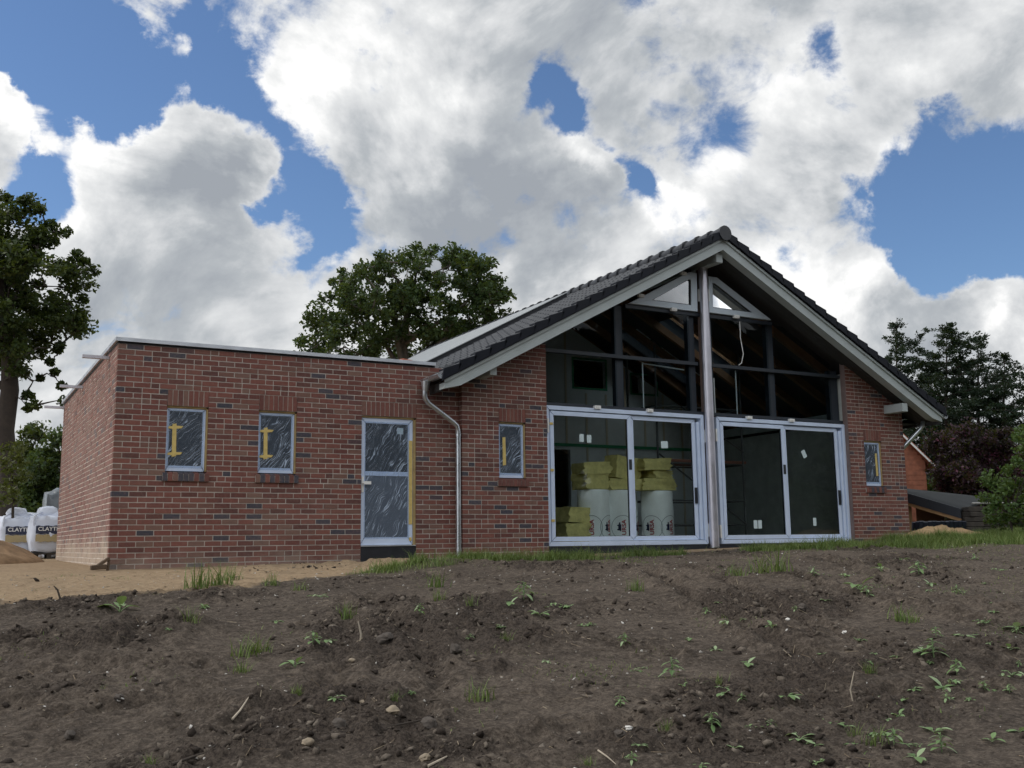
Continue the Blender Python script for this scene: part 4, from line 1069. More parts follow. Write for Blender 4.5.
green2 = leaf_mat('leaf_oak_green', (.014, .030, .012), (.034, .066, .022), (.09, .14, .045), .3)
green3 = leaf_mat('leaf_fresh_green', (.035, .07, .018), (.07, .13, .035), (.14, .20, .07), .35)
olive = leaf_mat('leaf_olive', (.03, .04, .01), (.07, .085, .02), (.13, .14, .04), .35)
needle = leaf_mat('needle_green', (.006, .016, .009), (.013, .030, .016), (.030, .054, .027), .1)
purple = leaf_mat('leaf_purple', (.010, .004, .009), (.024, .006, .017), (.085, .011, .034), .2)
def gpt(px, py, D):
    p = at(px, py, D); p[2] = gz(p[0], p[1]); return p
rng = np.random.default_rng(5)
# tree by the annex
D_ = 25.0; b0 = gpt(6, 520, D_); 
tk = [b0 - np.array([0, 0, .3]), at(7, 520, D_), at(8, 470, D_), at(5, 430, D_), at(10, 390, D_), at(9, 360, D_), at(4, 320, D_), at(0, 270, D_)]
lob = []
for (px, py, r, dd) in [(2, 245, 42, 0), (35, 265, 40, -.6), (60, 300, 30, .5), (40, 315, 44, .3), (72, 275, 20, .2), (5, 300, 60, 1.0), (-25, 260, 60, 0), (-45, 310, 60, -.5), (20, 335, 40, -.8), (68, 318, 22, 0), (30, 350, 24, .6), (-20, 350, 50, .5), (20, 215, 24, 0), (-20, 215, 34, .4), (45, 240, 18, 0)]:
    q = at(px, py, D_ + dd); lob.append((*q, r * D_ / FOC))
cl = lobes_to_clumps(lob, 240, rng, .35)
ex = np.array([at(px, py, D_) for px, py in [(75, 288), (85, 262), (92, 270), (80, 318), (60, 345), (50, 362), (82, 300), (52, 225), (40, 210), (25, 200), (8, 198), (64, 232), (28, 395), (22, 372), (34, 405), (76, 255), (58, 350), (55, 372), (62, 386), (66, 402), (28, 408), (40, 378)]])
cl = np.concatenate([cl, ex])
#L
make_tree('leafy_tree', 'tall dark leafy tree with a bare thick trunk beside the heap and bulk bags', 'tree', b0, tk, [.27, .235, .215, .21, .205, .17, .12, .07], cl, np.concatenate([rng.uniform(.18, .42, 240), rng.uniform(.10, .22, 22)]), 120, .062, green1, MT['bark'], 21, n_main=12, asp=.55)
# olive sapling by its foot
b1 = gpt(14, 530, 24.0); cl = np.array([at(px, py, 24 + rng.normal(0, .3)) for px, py in [(8, 448), (16, 455), (22, 462), (10, 470), (18, 480), (4, 462), (12, 492), (6, 485), (24, 475), (15, 500), (2, 500), (20, 446)]])
make_tree('sapling', 'olive green sapling growing at the foot of the dark leafy tree', 'tree', b1, [b1, at(13, 500, 24), at(12, 460, 24)], [.035, .03, .012], cl, np.full(len(cl), .2), 75, .055, olive, MT['bark'], 22, n_main=5, r0=.02)
# trees behind the bags
for i, (px, D2, spec, lab, lm) in enumerate([(50, 38, [(45, 470, 22), (58, 455, 20), (60, 490, 30), (40, 505, 26), (62, 438, 12), (30, 480, 18), (52, 520, 28)], 'dark bushy tree behind the white bulk bags, close to the annex wall', green2), (20, 40, [(18, 455, 18), (32, 440, 10), (22, 485, 24), (8, 500, 26), (28, 510, 24), (38, 462, 12), (-8, 470, 28), (40, 432, 7)], 'dark bushy tree behind the thick trunk of the dark leafy tree', green1)]):
    lob = [(*at(x, y, D2 + rng.normal(0, .5)), r * D2 / FOC) for x, y, r in spec]; cl = lobes_to_clumps(lob, 95, rng, .3); bb = gpt(px, 530, D2)
    make_tree('bushy_tree', lab, 'tree', bb, [bb, bb + [0, 0, 1.2], bb + [.1, 0, 2.4], bb + [.1, .1, 3.4]], [.16, .13, .1, .05], cl, rng.uniform(.25, .55, 95), 120, .085, lm, MT['bark'], 30 + i, 'dark trees behind the bulk bags', n_main=7)
# oak behind the flat roof
D2 = 48; bb = gpt(408, 560, D2); tk = [bb, at(408, 480, D2), at(408, 420, D2), at(405, 380, D2), at(402, 345, D2), at(410, 300, D2)]
lob = []
for (px, py, r) in [(330, 310, 26), (350, 290, 26), (375, 285, 34), (400, 275, 32), (425, 270, 26), (455, 270, 26), (475, 275, 24), (490, 300, 24), (505, 305, 14), (465, 310, 36), (430, 315, 40), (395, 320, 42), (355, 330, 36), (320, 335, 22), (312, 345, 18), (340, 352, 26), (380, 352, 30), (430, 350, 34), (470, 340, 30), (388, 262, 12), (413, 258, 12), (455, 256, 10), (470, 262, 10), (440, 258, 8), (300, 338, 8), (325, 288, 9), (500, 290, 9), (512, 310, 8)]:
    lob.append((*at(px, py, D2 + rng.normal(0, 1.6)), r * D2 / FOC))
cl = lobes_to_clumps(lob, 420, rng, .55)
make_tree('broad_oak', 'broad rounded green tree rising behind the flat annex roof', 'tree', bb, tk, [.5, .42, .36, .3, .24, .12], cl, rng.uniform(.25, .6, 420), 76, .10, green2, MT['barkg'], 41, n_main=16, r0=.09, asp=.6)
# conifers
def conifer(px, ptop, D2, wpx, label, seed, dens=1.0, open_=.25, lean=0):
    r_ = np.random.default_rng(seed); bb = gpt(px, 560, D2); top = at(px + lean, ptop, D2); H = top[2] - bb[2]; W = wpx * D2 / FOC / 2
    t = thing('conifer', label, 'tree', tuple(bb), 'conifers behind the purple shrub')
    mb = MB(); tp = top - bb; mb.tube([(0, 0, -.2), tuple(tp * .4), tuple(tp * .75), tuple(tp)], [.12, .09, .045, .01], 9)
    C_, V_ = [], []; nw = int(H / .27)
    for k in range(nw):
        f = (k + r_.random() * .8) / nw
        if f < .10: continue
        p0 = tp * f; g = 1 - f; prof = (1 - math.exp(-g * 7.5)) * (.75 + .6 * g); irr = 1 + .35 * math.sin(f * 31 + seed) * (f > .3) + .2 * math.sin(f * 67 + seed * 2)
        for q in range(int(4 + 3 * r_.random())):
            if r_.random() < open_: continue
            a = r_.random() * 6.283; L = max(.16, W * prof * irr * r_.uniform(.45, 1.15)); up = .75 * (f - .30)
            e = p0 + np.array([math.cos(a) * L, math.sin(a) * L, L * (up + r_.normal(0, .12))]); m = (p0 + e) / 2 + np.array([0, 0, .06 * L])
            mb.tube([p0, m, e], [.022 * g + .010, .012, .004], 5, cap=False)
            ns = max(3, int(L / .11))
            for s in range(ns):
                u = .12 + .88 * (s + r_.random()) / ns; pp = (1 - u) ** 2 * p0 + 2 * u * (1 - u) * m + u * u * e
                lat = np.array([-math.sin(a), math.cos(a), 0]) * r_.normal(0, .22) * L * (1.1 - u)
                C_.append(pp + lat + r_.normal(0, .05, 3) + [0, 0, -.06]); V_.append((e - p0) / L + lat * .8)
    mb.build('trunk', MT['bark'], t, smooth=True, ang=60)
    C_ = np.array(C_); V_ = np.array(V_); n = int(25 * dens); N = len(C_) * n
    c = np.repeat(C_, n, 0); d = np.repeat(V_, n, 0) + r_.normal(0, .55, (N, 3)); d[:, 2] -= .22; d /= np.linalg.norm(d, axis=1)[:, None]
    c = c + r_.normal(0, .065, (N, 3)) * [1, 1, .55]; sd_ = np.cross(d, r_.normal(size=(N, 3))); sd_ /= np.linalg.norm(sd_, axis=1)[:, None]
    l = r_.uniform(.07, .17, N)[:, None]; w2 = r_.uniform(.018, .036, N)[:, None]
    v = np.stack([c, c + d * l * .5 + sd_ * w2, c + d * l, c + d * l * .5 - sd_ * w2], 1).reshape(-1, 3)
    np_mesh('crown', v, np.arange(N * 4).reshape(-1, 4), needle, t, np.clip(np.repeat(r_.normal(.45, .15, len(C_)), n) + r_.normal(0, .15, N), 0, 1))
#C
conifer(897, 318, 46, 82, 'slender open conifer nearest the dark tiled roof edge', 51, .8, .38)
conifer(947, 322, 44, 105, 'tallest pointed conifer, standing second from the roof edge', 52, 1.1, .2)
conifer(981, 335, 45, 95, 'dense conifer third from the roof edge, over the purple shrub', 53, 1.1, .22, -3)
conifer(1002, 354, 43, 75, 'narrow conifer with a thin ragged top, fourth from the roof edge', 54, .8, .4, 3)
conifer(1028, 372, 42, 85, 'conifer farthest from the roof edge, gaps of sky through it', 55, .7, .45)
conifer(922, 372, 50, 80, 'lower conifer filling in behind the two nearest the roof', 56, 1.1, .2)
conifer(963, 380, 50, 90, 'lower conifer in the middle of the row, mostly hidden', 57, 1.0, .25)
for (pa, pb, D2, zt_, lab, sd2) in [(898, 1090, 40, 478, 'dark hedge closing the yard behind the shed and purple shrub', 3), (-120, 75, 46, 492, 'dark hedge far behind the white bulk bags', 4)]:
    r_ = np.random.default_rng(sd2); A_ = gpt(pa, 545, D2); B_ = gpt(pb, 545, D2); h = at(pa, zt_, D2)[2] - A_[2]; n = 150
    u_ = r_.random(n); cl = A_[None] * (1 - u_[:, None]) + B_[None] * u_[:, None] + np.stack([r_.normal(0, .4, n), r_.normal(0, .4, n), r_.random(n) * h * r_.uniform(.75, 1.05, n)], 1)
    t = thing('hedge', lab, 'hedge', tuple(A_)); v, f, tone = leaf_quads(cl - A_, r_.uniform(.4, .8, n), 110, .13, r_, .6); np_mesh('foliage', v, f, green1, t, tone)
    mb = MB()
    for k in range(14): q = (B_ - A_) * (k + .5) / 14; mb.tube([q + [0, 0, -.2], q + [.1, 0, h * .5], q + [.0, .1, h * .8]], [.06, .04, .02], 6)
    mb.build('stem', MT['bark'], t)
# purple shrub
D2 = 34; bb = gpt(962, 540, D2); lob = [(*at(px, py, D2 + rng.normal(0, .5)), r * D2 / FOC) for px, py, r in [(942, 470, 18), (947, 448, 18), (960, 440, 16), (975, 445, 22), (1000, 450, 22), (960, 475, 34), (990, 478, 32), (1015, 470, 22), (955, 500, 30), (990, 500, 30), (965, 428, 8), (1002, 436, 8), (938, 435, 7)]]
cl = lobes_to_clumps(lob, 190, rng, .3)
make_tree('purple_shrub', 'dark purple-leaved shrub behind the low shed roof', 'shrub', bb, [bb, bb + [0, 0, .7], bb + [.05, 0, 1.5]], [.12, .1, .06], cl, rng.uniform(.2, .45, 190), 150, .062, purple, MT['bark'], 61, n_main=9)
# green bush at the frame edge
D2 = 21; bb = gpt(1012, 534, D2); cl = np.array([at(px + rng.normal(0, 2), py + rng.normal(0, 2), D2 + rng.normal(0, .35)) for px, py in [(988, 478), (993, 486), (1000, 492), (1008, 470), (1015, 460), (1022, 450), (1028, 440), (1018, 480), (1010, 488), (1024, 470), (985, 500), (992, 508), (1000, 515), (1010, 505), (1020, 500), (990, 520), (1002, 525), (1015, 520), (1026, 515), (1034, 490), (1038, 460), (1008, 480), (1030, 530), (1040, 510), (996, 500), (1020, 430), (1016, 440)] for _ in (0, 1)])
make_tree('green_bush', 'light green leafy bush in front of the piled dark timbers', 'bush', bb, [bb, bb + [0, 0, .4], bb + [.1, .1, 1.0]], [.03, .025, .015], cl, rng.uniform(.10, .2, len(cl)), 60, .042, green3, MT['bark'], 71, n_main=9, r0=.02, asp=.6)
# wood edge behind the photographer: what the panes mirror
cs, rs_ = [], []
for k in range(36):
    x = -40 + k * 4.0 + rng.normal(0, .6); y = -46 + rng.normal(0, 1.2); h = rng.uniform(17.6, 19.0)
    for q in range(34): cs.append([x + rng.normal(0, 1.5), y + rng.normal(0, 1.5), -1.5 + h * (q + rng.random()) / 34]); rs_.append(1.7)
v, f, tone = leaf_quads(np.array(cs), np.array(rs_), 46, .75, rng, .75)
o = np_mesh('tree_line', v, f, leaf_mat('wood_edge_leaf', (.006, .010, .004), (.012, .02, .007), (.025, .036, .012), .04), None, tone); tag(o, 'dark edge of a wood across the open ground facing the house', 'trees', kind='stuff')

# ------------------------------------------------------------------ heaps, bags and the yard on both sides
def heap(name, label, c, R, H, m, seed, ry=None):
    n, k = 64, 26; vs = []; r_ = np.random.default_rng(seed)
    rr = np.linspace(0, 1.25, k); aa = np.linspace(0, 2 * np.pi, n, endpoint=False)
    A_, Rr = np.meshgrid(aa, rr); x = np.cos(A_) * Rr * R; y = np.sin(A_) * Rr * (ry or R)
    h = H * np.maximum(0, 1 - Rr) ** .85 * np.clip(.72 + .3 * Rr, 0, 1) * (1 + .5 * fbm(x + c[0], y + c[1], R * .6, 3, seed)) + .22 * H * fbm(x, y, R * .18, 4, seed + 2) * np.clip(1.2 - Rr, 0, 1)
    h = np.where(Rr > 1.02, -.15, h + .01); z = ground_z((x + c[0]).ravel(), (y + c[1]).ravel()).reshape(x.shape) + h - gz(c[0], c[1])
    v = np.stack([x.ravel(), y.ravel(), z.ravel()], 1); idx = np.arange(n * k).reshape(k, n)
    f = np.stack([idx[:-1].ravel(), np.roll(idx, -1, 1)[:-1].ravel(), np.roll(idx, -1, 1)[1:].ravel(), idx[1:].ravel()], 1)
    o = np_mesh(name, v, f, m, smooth=True, loc=(c[0], c[1], gz(c[0], c[1]))); return tag(o, label, 'heap')
sandm = mat('heap_sand', (.40, .27, .15), .95, var=.3, vscale=5, bump=.9, bscale=22, spec=.15); earthm = mat('heap_earth', (.24, .165, .10), .95, var=.35, vscale=4, bump=.9, bscale=18, spec=.15)
q = gpt(942, 535, 21.5); heap('sand_pile', 'low heap of orange sand on the grass before the shed', q, 1.3, .44, sandm, 3, .9)
q = gpt(-62, 556, 19.5); heap('earth_pile', 'brown earth heap before the white bulk bags', q, 1.85, .98, earthm, 8)
bagw = mat('woven_bag', (.62, .66, .76), .6, var=.06, vscale=4, bump=.5, bscale=10); tanp = mat('tan_print', (.38, .30, .16), .7); navyp = mat('navy_panel', (.02, .024, .055), .6, var=.1)
def rounded(mb, c, h, bulge, seed, mi=0, nsub=7):
    import bmesh
    b = bmesh.new(); bmesh.ops.create_cube(b, size=2); bmesh.ops.subdivide_edges(b, edges=b.edges[:], cuts=nsub, use_grid_fill=True); base = len(mb.v)
    for i, v in enumerate(b.verts):
        p = np.array(v.co); k = np.linalg.norm(p); s = p * (1 - bulge) + p / k * 1.22 * bulge
        n_ = .12 * vnoise(np.array([p[0] * 3 + seed]), np.array([p[1] * 3 + p[2] * 2.3]), seed)[0] + .10 * vnoise(np.array([p[2] * 6]), np.array([p[0] * 6 + p[1] * 5 + seed]), seed)[0]
        mb.v.append(tuple(np.array(c) + s * np.array(h) * (1 + n_)))
    b.verts.index_update()
    for f in b.faces: mb.f.append([base + v.index for v in f.verts]); mb.m.append(mi); mb.t.append(.5)
    b.free()
def big_bag(px, D, label, seed, rz, txt=True, w_=.84, hgt=.86, neck=True):
    g = gpt(px, 553, D); 
    pl = thing('pallet', 'dark wooden pallet under the ' + {1: 'bulk bag nearest the earth heap', 2: 'bulk bag against the annex corner', 3: 'bulk bag behind the front two'}[seed], 'pallet', tuple(g), 'pallets under the bulk bags', rz)
    mb = MB()
    for i in range(5): mb.box(-.42, .42, -.42 + i * .19, -.42 + i * .19 + .12, .10, .125)
    mb.build('deck', MT['bark'], pl); mb = MB()
    for i in range(3): mb.box(-.42 + i * .37, -.32 + i * .37, -.42, .42, 0, .098)
    mb.build('bearer', MT['bark'], pl)
    t = thing('bulk_bag', label, 'bulk bag', (g[0], g[1], g[2] + .127), 'white bulk bags by the annex', rz)
    mb = MB(); rounded(mb, (0, 0, hgt / 2), (w_ / 2, w_ / 2, hgt / 2), .42, seed); mb.build('body', bagw, t, smooth=True, ang=70)
    if neck:
        mb = MB(); rounded(mb, (-.06, 0, hgt + .06), (.20, .20, .14), .75, seed + 9, nsub=6); rounded(mb, (.2, -.05, hgt + .0), (.22, .16, .09), .6, seed + 4, nsub=6); mb.build('neck', bagw, t, smooth=True, ang=80)
    mb = MB()
    for (x, s_) in ((-.36, 1), (.36, -1)): mb.tube([(x, -.40, hgt * .75), (x * .97, -.41, hgt * .98), (x * .6, -.25, hgt + .07), (x * .3, .1, hgt + .08)], .018, 6)
    mb.build('lifting_loop', bagw, t, smooth=True)
    if txt:
        yb = -w_ / 2 * 1.0 - .03
        def face(x, z): return yb - .022 * (1 - (x / .4) ** 2) - .02 * math.sin(z * 5)
        for nm, z0, z1, m_, n_ in (('label_panel', .44, .62, navyp, .0), ('tan_panel', .26, .42, tanp, 0)):
            mb = MB(); nx2 = 12
            for i in range(nx2):
                xa, xb = -.31 + .62 * i / nx2, -.31 + .62 * (i + 1) / nx2
                mb.quad((xa, face(xa, z0), z0 + .012 * math.sin(i * 2.1)), (xb, face(xb, z0), z0 + .012 * math.sin(i * 2.1 + 2.1)), (xb, face(xb, z1), z1 + .01 * math.sin(i * 1.7 + 1.7)), (xa, face(xa, z1), z1 + .01 * math.sin(i * 1.7)))
            mb.build(nm, m_, t)
        def bend(co): return np.stack([co[:, 0], np.array([face(x, .53) - .006 for x in co[:, 0]]) - co[:, 2], co[:, 1] + .545], 1)
        text_mesh('CLAYTEC', .125, MT['white'], 'lettering', t, (0, 0, 0), (0, 0, 0), bend=bend)
big_bag(17, 24.2, 'white bulk bag with navy label, nearest the earth heap', 1, .03)
big_bag(48, 23.8, 'white bulk bag with navy label, partly hidden by the annex corner', 2, -.02)
big_bag(58, 25.6, 'plain white bulk bag behind the front two, by the annex', 3, .2, False, hgt=.95)
g = gpt(58, 553, 27.5); t = thing('wrapped_bale', 'grey sheet-wrapped bale standing behind the bulk bags', 'bale', tuple(g))
mb = MB(); rounded(mb, (0, 0, .95), (.42, .5, .95), .35, 5); mb.build('wrap', mat('grey_sheet', (.12, .135, .15), .25, var=.25, vscale=3, bump=.8, bscale=4), t, smooth=True, ang=70)
mb = MB(); mb.tube([(-.44, -.3, .6), (0, -.62, .62), (.44, -.3, .6)], .012, 6); mb.build('strap', MT['white'], t)
# scrap wood by the corner
g = np.array([-.13, -.16, 0]); g[2] = gz(g[0], g[1]); t = thing('scrap_timber', 'broken brown wood offcut leaning against the annex corner', 'offcut', tuple(g))
mb = MB(); mb.obox((-.02, 0, .05), ((1, .1, .05), (-.1, 1, 0), (-.05, 0, 1)), (.11, .04, .035)); MT['wood2'] = mat('brown_offcut', (.10, .065, .04), .85, var=.4, vscale=9, bump=.5); mb.build('block', MT['wood2'], t, bevel=.012)
mb = MB(); mb.obox((.03, .02, .115), ((.8, .1, .55), (-.1, 1, 0), (-.55, 0, .8)), (.115, .04, .022)); mb.obox((.115, .03, .08), ((.1, .05, 1), (0, 1, 0), (1, 0, -.1)), (.085, .03, .016)); mb.build('splinter', MT['wood2'], t, bevel=.008)
# bricks left on the flat roof
for i, (x, y, rz, lab) in enumerate([(5.02, .42, .1, 'red clay brick lying on the flat roof, nearest the main roof'), (4.80, .40, -.15, 'red clay brick lying on the flat roof, away from the main roof'), (4.92, .41, .4, 'red clay brick lying across two others on the flat roof')]):
    mb = MB(); mb.box(-.12, .12, -.055, .055, 0, .075); o = mb.build('loose_brick', mat('loose_red', (.42, .13, .07), .85, var=.2, vscale=9), None, bevel=.006); o.location = (x, y, 3.302 + .06 + (.08 if i == 2 else 0)); o.rotation_euler = (0, 0, rz); tag(o, lab, 'brick', 'bricks left on the flat roof')
mb = MB(); mb.box(4.55, 5.28, .28, .55, 3.302, 3.361); o = mb.build('roof_plank', MT['wood'], None, origin=(4.9, .4, 3.302)); tag(o, 'plank on the flat roof under the loose red bricks', 'plank')

# neighbour's house with orange tiles
D2 = 36; c0 = gpt(905, 540, D2); nb = thing('orange_house', "neighbouring orange-red house between the brick gable and the purple shrub", 'house', tuple(c0))
om = mat('orange_tile_hanging', (.36, .135, .08), .8, var=.3, vscale=5, bump=.3, bscale=30)
zE = at(931, 461, D2)[2] - c0[2]; zA = at(880, 407, D2)[2] - c0[2]; u2 = AX.copy(); u2[2] = 0; u2 /= np.linalg.norm(u2); f2 = np.array([-u2[1], u2[0], 0])
xE = (931 - 905) * D2 / FOC; xA = (880 - 905) * D2 / FOC; xW = 2 * xA - xE
Pn = lambda s, d, z: tuple(u2 * s + f2 * d + np.array([0, 0, z]))
mb = MB(); mb.prism([Pn(xW, 0, -.3), Pn(xE, 0, -.3), Pn(xE, 0, zE), Pn(xA, 0, zA), Pn(xW, 0, zE)], tuple(f2 * 8)); wall_n = mb.build('wall', om, nb)
mb = MB(); zz = 0.0; k = 0
while zz < zA - .1:      # courses of hung tiles standing proud of one another
    hw0 = xE if zz < zE else xA + (xE - xA) * (zA - zz) / (zA - zE)
    mb.prism([Pn(2 * xA - hw0 + .03, -.004, zz), Pn(hw0 - .03, -.004, zz), Pn(hw0 - .03, -.004, zz + .17), Pn(2 * xA - hw0 + .03, -.004, zz + .17)], tuple(f2 * -.02)); zz += .18
mb.build('hung_tile', om, wall_n)
mb = MB()
for s in (1, -1):
    X_ = lambda a: xA + s * (a - xA)
    mb.prism([Pn(X_(xA), -.25, zA + .02), Pn(X_(xE + .3), -.25, zE - .28), Pn(X_(xE + .3), -.25, zE - .16), Pn(X_(xA), -.25, zA + .16)], tuple(f2 * 8.4))
rf = mb.build('roof', mat('orange_roof', (.30, .10, .06), .8, var=.2, vscale=4), nb)
mb = MB()
for s in (1, -1):
    X_ = lambda a: xA + s * (a - xA)
    mb.prism([Pn(X_(xA), -.28, zA + .0), Pn(X_(xE + .3), -.28, zE - .29), Pn(X_(xE + .3), -.28, zE - .21), Pn(X_(xA), -.28, zA + .10)], tuple(f2 * .028))
mb.build('verge', MT['white'], rf)
# low shed
A0, B0, C0, E0 = at(896, 492.5, 25.5), at(961, 511.5, 24.2), at(993, 499.5, 28.5), at(896, 489, 29.5)
sg = gpt(935, 535, 26); sh_ = thing('low_shed', 'low timber shed with a grey felt roof beside the brick gable', 'shed', tuple(sg))
loc = lambda p: np.array(p) - sg
dn = np.array([0, 0, -1.0])
mb = MB(); mb.prism([loc(A0), loc(B0), loc(C0), loc(E0)], (0, 0, .05)); rs2 = mb.build('roof', mat('felt', (.034, .037, .039), .9, var=.25, vscale=2, spec=.08), sh_)
mb = MB(); fo = np.cross(B0 - A0, [0, 0, 1]); fo /= np.linalg.norm(fo)
mb.prism([loc(A0 + dn * .16), loc(B0 + dn * .16), loc(B0 + [0, 0, .07]), loc(A0 + [0, 0, .07])], tuple(fo * .04)); mb.build('fascia', mat('fascia_dark', (.03, .035, .045), .6), sh_)
mb = MB(); mb.prism([loc(A0 + dn * .24), loc(B0 + dn * .24), loc(B0 + dn * .165), loc(A0 + dn * .165)], tuple(fo * .02)); mb.build('trim', MT['wood'], sh_)
mb = MB(); s0, s1 = A0 - fo * .9, B0 * .45 + A0 * .55 - fo * .9
gz0 = gz(s0[0], s0[1]); mb.prism([loc((s0[0], s0[1], gz0 - .1)), loc((s1[0], s1[1], gz0 - .1)), loc(s1 + dn * .1), loc(s0 + dn * .05)], tuple(-fo * .05)); mb.build('wall', mat('shed_boards', (.16, .085, .045), .8, var=.25, vscale=3), sh_)
for pf in (.14, .95):
    p = A0 * (1 - pf) + B0 * pf - fo * .15; zg = gz(p[0], p[1]); mb = MB(); mb.obox(loc((p[0], p[1], (zg + p[2] - .2) / 2)), (u2, f2, (0, 0, 1)), (.05, .05, (p[2] - .2 - zg) / 2)); mb.build('post', MT['wood'], sh_)
mb = MB()
for p in (C0 - fo * 0 + dn * 0, E0):
    q = p + (A0 - E0) * .1; zg = gz(q[0], q[1]); mb = MB(); mb.obox(loc((q[0], q[1], (zg + q[2] - .02) / 2)), (u2, f2, (0, 0, 1)), (.05, .05, (q[2] - .02 - zg) / 2)); mb.build('post', MT['wood'], sh_)
# stack of dark roof tiles under the shed edge
tg = mat('stacked_tile', (.016, .02, .034), .4, var=.3, vscale=6)
n_t = 11
for i in range(n_t):
    px = 921 + i * 4.3; p = gpt(px, 531, 23.6 + .03 * i); mb = MB()
    for k in range(3): mb.obox((0, .1 * k, .20 + rng.normal(0, .006)), (u2, f2 * .97 + np.array([0, 0, .25]), np.array([0, 0, 1]) - f2 * .25), (.046, .028, .20))
    o = mb.build('tile_pack', tg, None, bevel=.006); o.location = p; tag(o, '%s pack of dark roof tiles under the shed, counted from the brick gable' % ['first', 'second', 'third', 'fourth', 'fifth', 'sixth', 'seventh', 'eighth', 'ninth', 'tenth', 'eleventh'][i], 'roof tiles', 'packs of dark tiles under the shed roof')
# piled timbers
tm = mat('old_timber', (.060, .050, .042), .85, var=.4, vscale=5, bump=.6, bscale=16)
k = 0; names_ = ['lowest', 'second', 'third', 'fourth', 'fifth', 'topmost']
for row in range(6):
    nn = 3 if row < 5 else 2
    for j in range(nn):
        px = 972 + j * 13 + rng.normal(0, 1.5) + (3 if row > 3 else 0); p = gpt(px, 530, 24.2 + j * .35); 
        L = rng.uniform(.38, .5); mb = MB(); a = rng.normal(0, .28)
        mb.obox((0, 0, .06), (u2 * math.cos(a) + f2 * math.sin(a), f2 * math.cos(a) - u2 * math.sin(a), (0, 0, 1)), (L / 2 * 1.0, .22, .056))
        o = mb.build('old_beam', tm, None, bevel=.012); o.location = (p[0], p[1], p[2] + row * .118); tag(o, 'short dark weathered beam in the %s layer of the timber pile, %s' % (names_[row], ['nearest the shed', 'in the middle' if nn == 3 else 'nearest the bush', 'nearest the bush'][j]), 'beam', 'weathered beams piled beside the shed')
pz = at(960, 500.5, 24.0); pz2 = at(1060, 499, 24.4)
mb = MB(); mb.tube([(0, 0, 0), tuple((pz2 - pz) * .5 + [0, 0, -.02]), tuple(pz2 - pz)], .022, 8); o = mb.build('pale_pole', mat('weathered_pole', (.34, .33, .31), .7), None, smooth=True); o.location = at(972, 503.2, 24.2); tag(o, 'long pale pole lying across the top of the timber pile', 'pole')
# ------------------------------------------------------------------ weeds, tufts, stones, sticks
def leaf_blade(mb, base, dirv, L, W, curl, tone, fold=.18):
    d = np.array(dirv, float); d /= np.linalg.norm(d); side = np.cross(d, [0, 0, 1]); side /= np.linalg.norm(side) + 1e-9; up = np.cross(side, d)
    b = len(mb.v); seg = [(0, .25), (.25, .85), (.55, 1), (.82, .62), (1, .04)]
    for (u, w_) in seg:
        c = np.array(base) + d * L * u + up * (-curl * L * u * u) ; e = W * w_ * .5
        mb.v += [tuple(c + side * e + up * fold * e), tuple(c), tuple(c - side * e + up * fold * e)]
    for i in range(len(seg) - 1):
        for k in (0, 1): mb.f.append([b + i * 3 + k, b + i * 3 + k + 1, b + i * 3 + 4 + k, b + i * 3 + 3 + k]); mb.m.append(0); mb.t.append(tone)
weedm = leaf_mat('weed_leaf', (.11, .19, .07), (.19, .30, .12), (.34, .45, .25), .3, .55)
tuftm = leaf_mat('grass_blade', (.065, .11, .028), (.13, .20, .055), (.27, .31, .12), .3, .6)
drym = leaf_mat('dry_blade', (.16, .12, .06), (.26, .20, .11), (.36, .30, .18), .15, .8)
def weed_mesh(seed):
    """young weeds of four habits, about one unit wide"""
    r = np.random.default_rng(seed); mb = MB(); habit = seed % 4
    crowns = [(0, 0)] if habit != 3 else [tuple(r.normal(0, .22, 2)) for _ in range(5)]
    for (cx, cy) in crowns:
        n = {0: r.integers(6, 9), 1: r.integers(9, 14), 2: r.integers(4, 7), 3: r.integers(3, 6)}[habit]
        for i in range(n):
            a = i * 2.4 + r.normal(0, .4); h0 = 0.0
            if habit == 1: el = r.uniform(-.1, .5); h0 = .12 + .38 * i / n; L = .30 * (1.15 - .6 * i / n); st = .10; wd = .42
            elif habit == 2: el = r.uniform(.5, 1.2); L = r.uniform(.34, .5); st = r.uniform(.1, .22); wd = .62
            elif habit == 3: el = r.uniform(.1, .9); L = r.uniform(.14, .26); st = r.uniform(.05, .16); wd = .75
            else: el = r.uniform(.05, .7); L = r.uniform(.24, .42); st = r.uniform(.12, .26); wd = .58
            d = np.array([math.cos(a) * math.cos(el), math.sin(a) * math.cos(el), math.sin(el)]); s0 = d * st + np.array([cx, cy, h0])
            mb.tube([(cx, cy, h0 * .9), tuple(s0 * .5 + np.array([cx, cy, h0]) * .5 + [0, 0, .02]), tuple(s0)], [.014, .011, .008], 4, cap=False, tone=.7)
            leaf_blade(mb, s0, d * [1, 1, .6], L, L * wd * r.uniform(.8, 1.2), r.uniform(.15, .8), float(np.clip(r.normal(.5, .25), 0, 1)), r.uniform(-.15, .4))
        if habit == 1: mb.tube([(cx, cy, -.02), (cx + .02, cy, .3), (cx, cy + .02, .52)], [.016, .012, .006], 5, cap=False, tone=.6)
    return mb
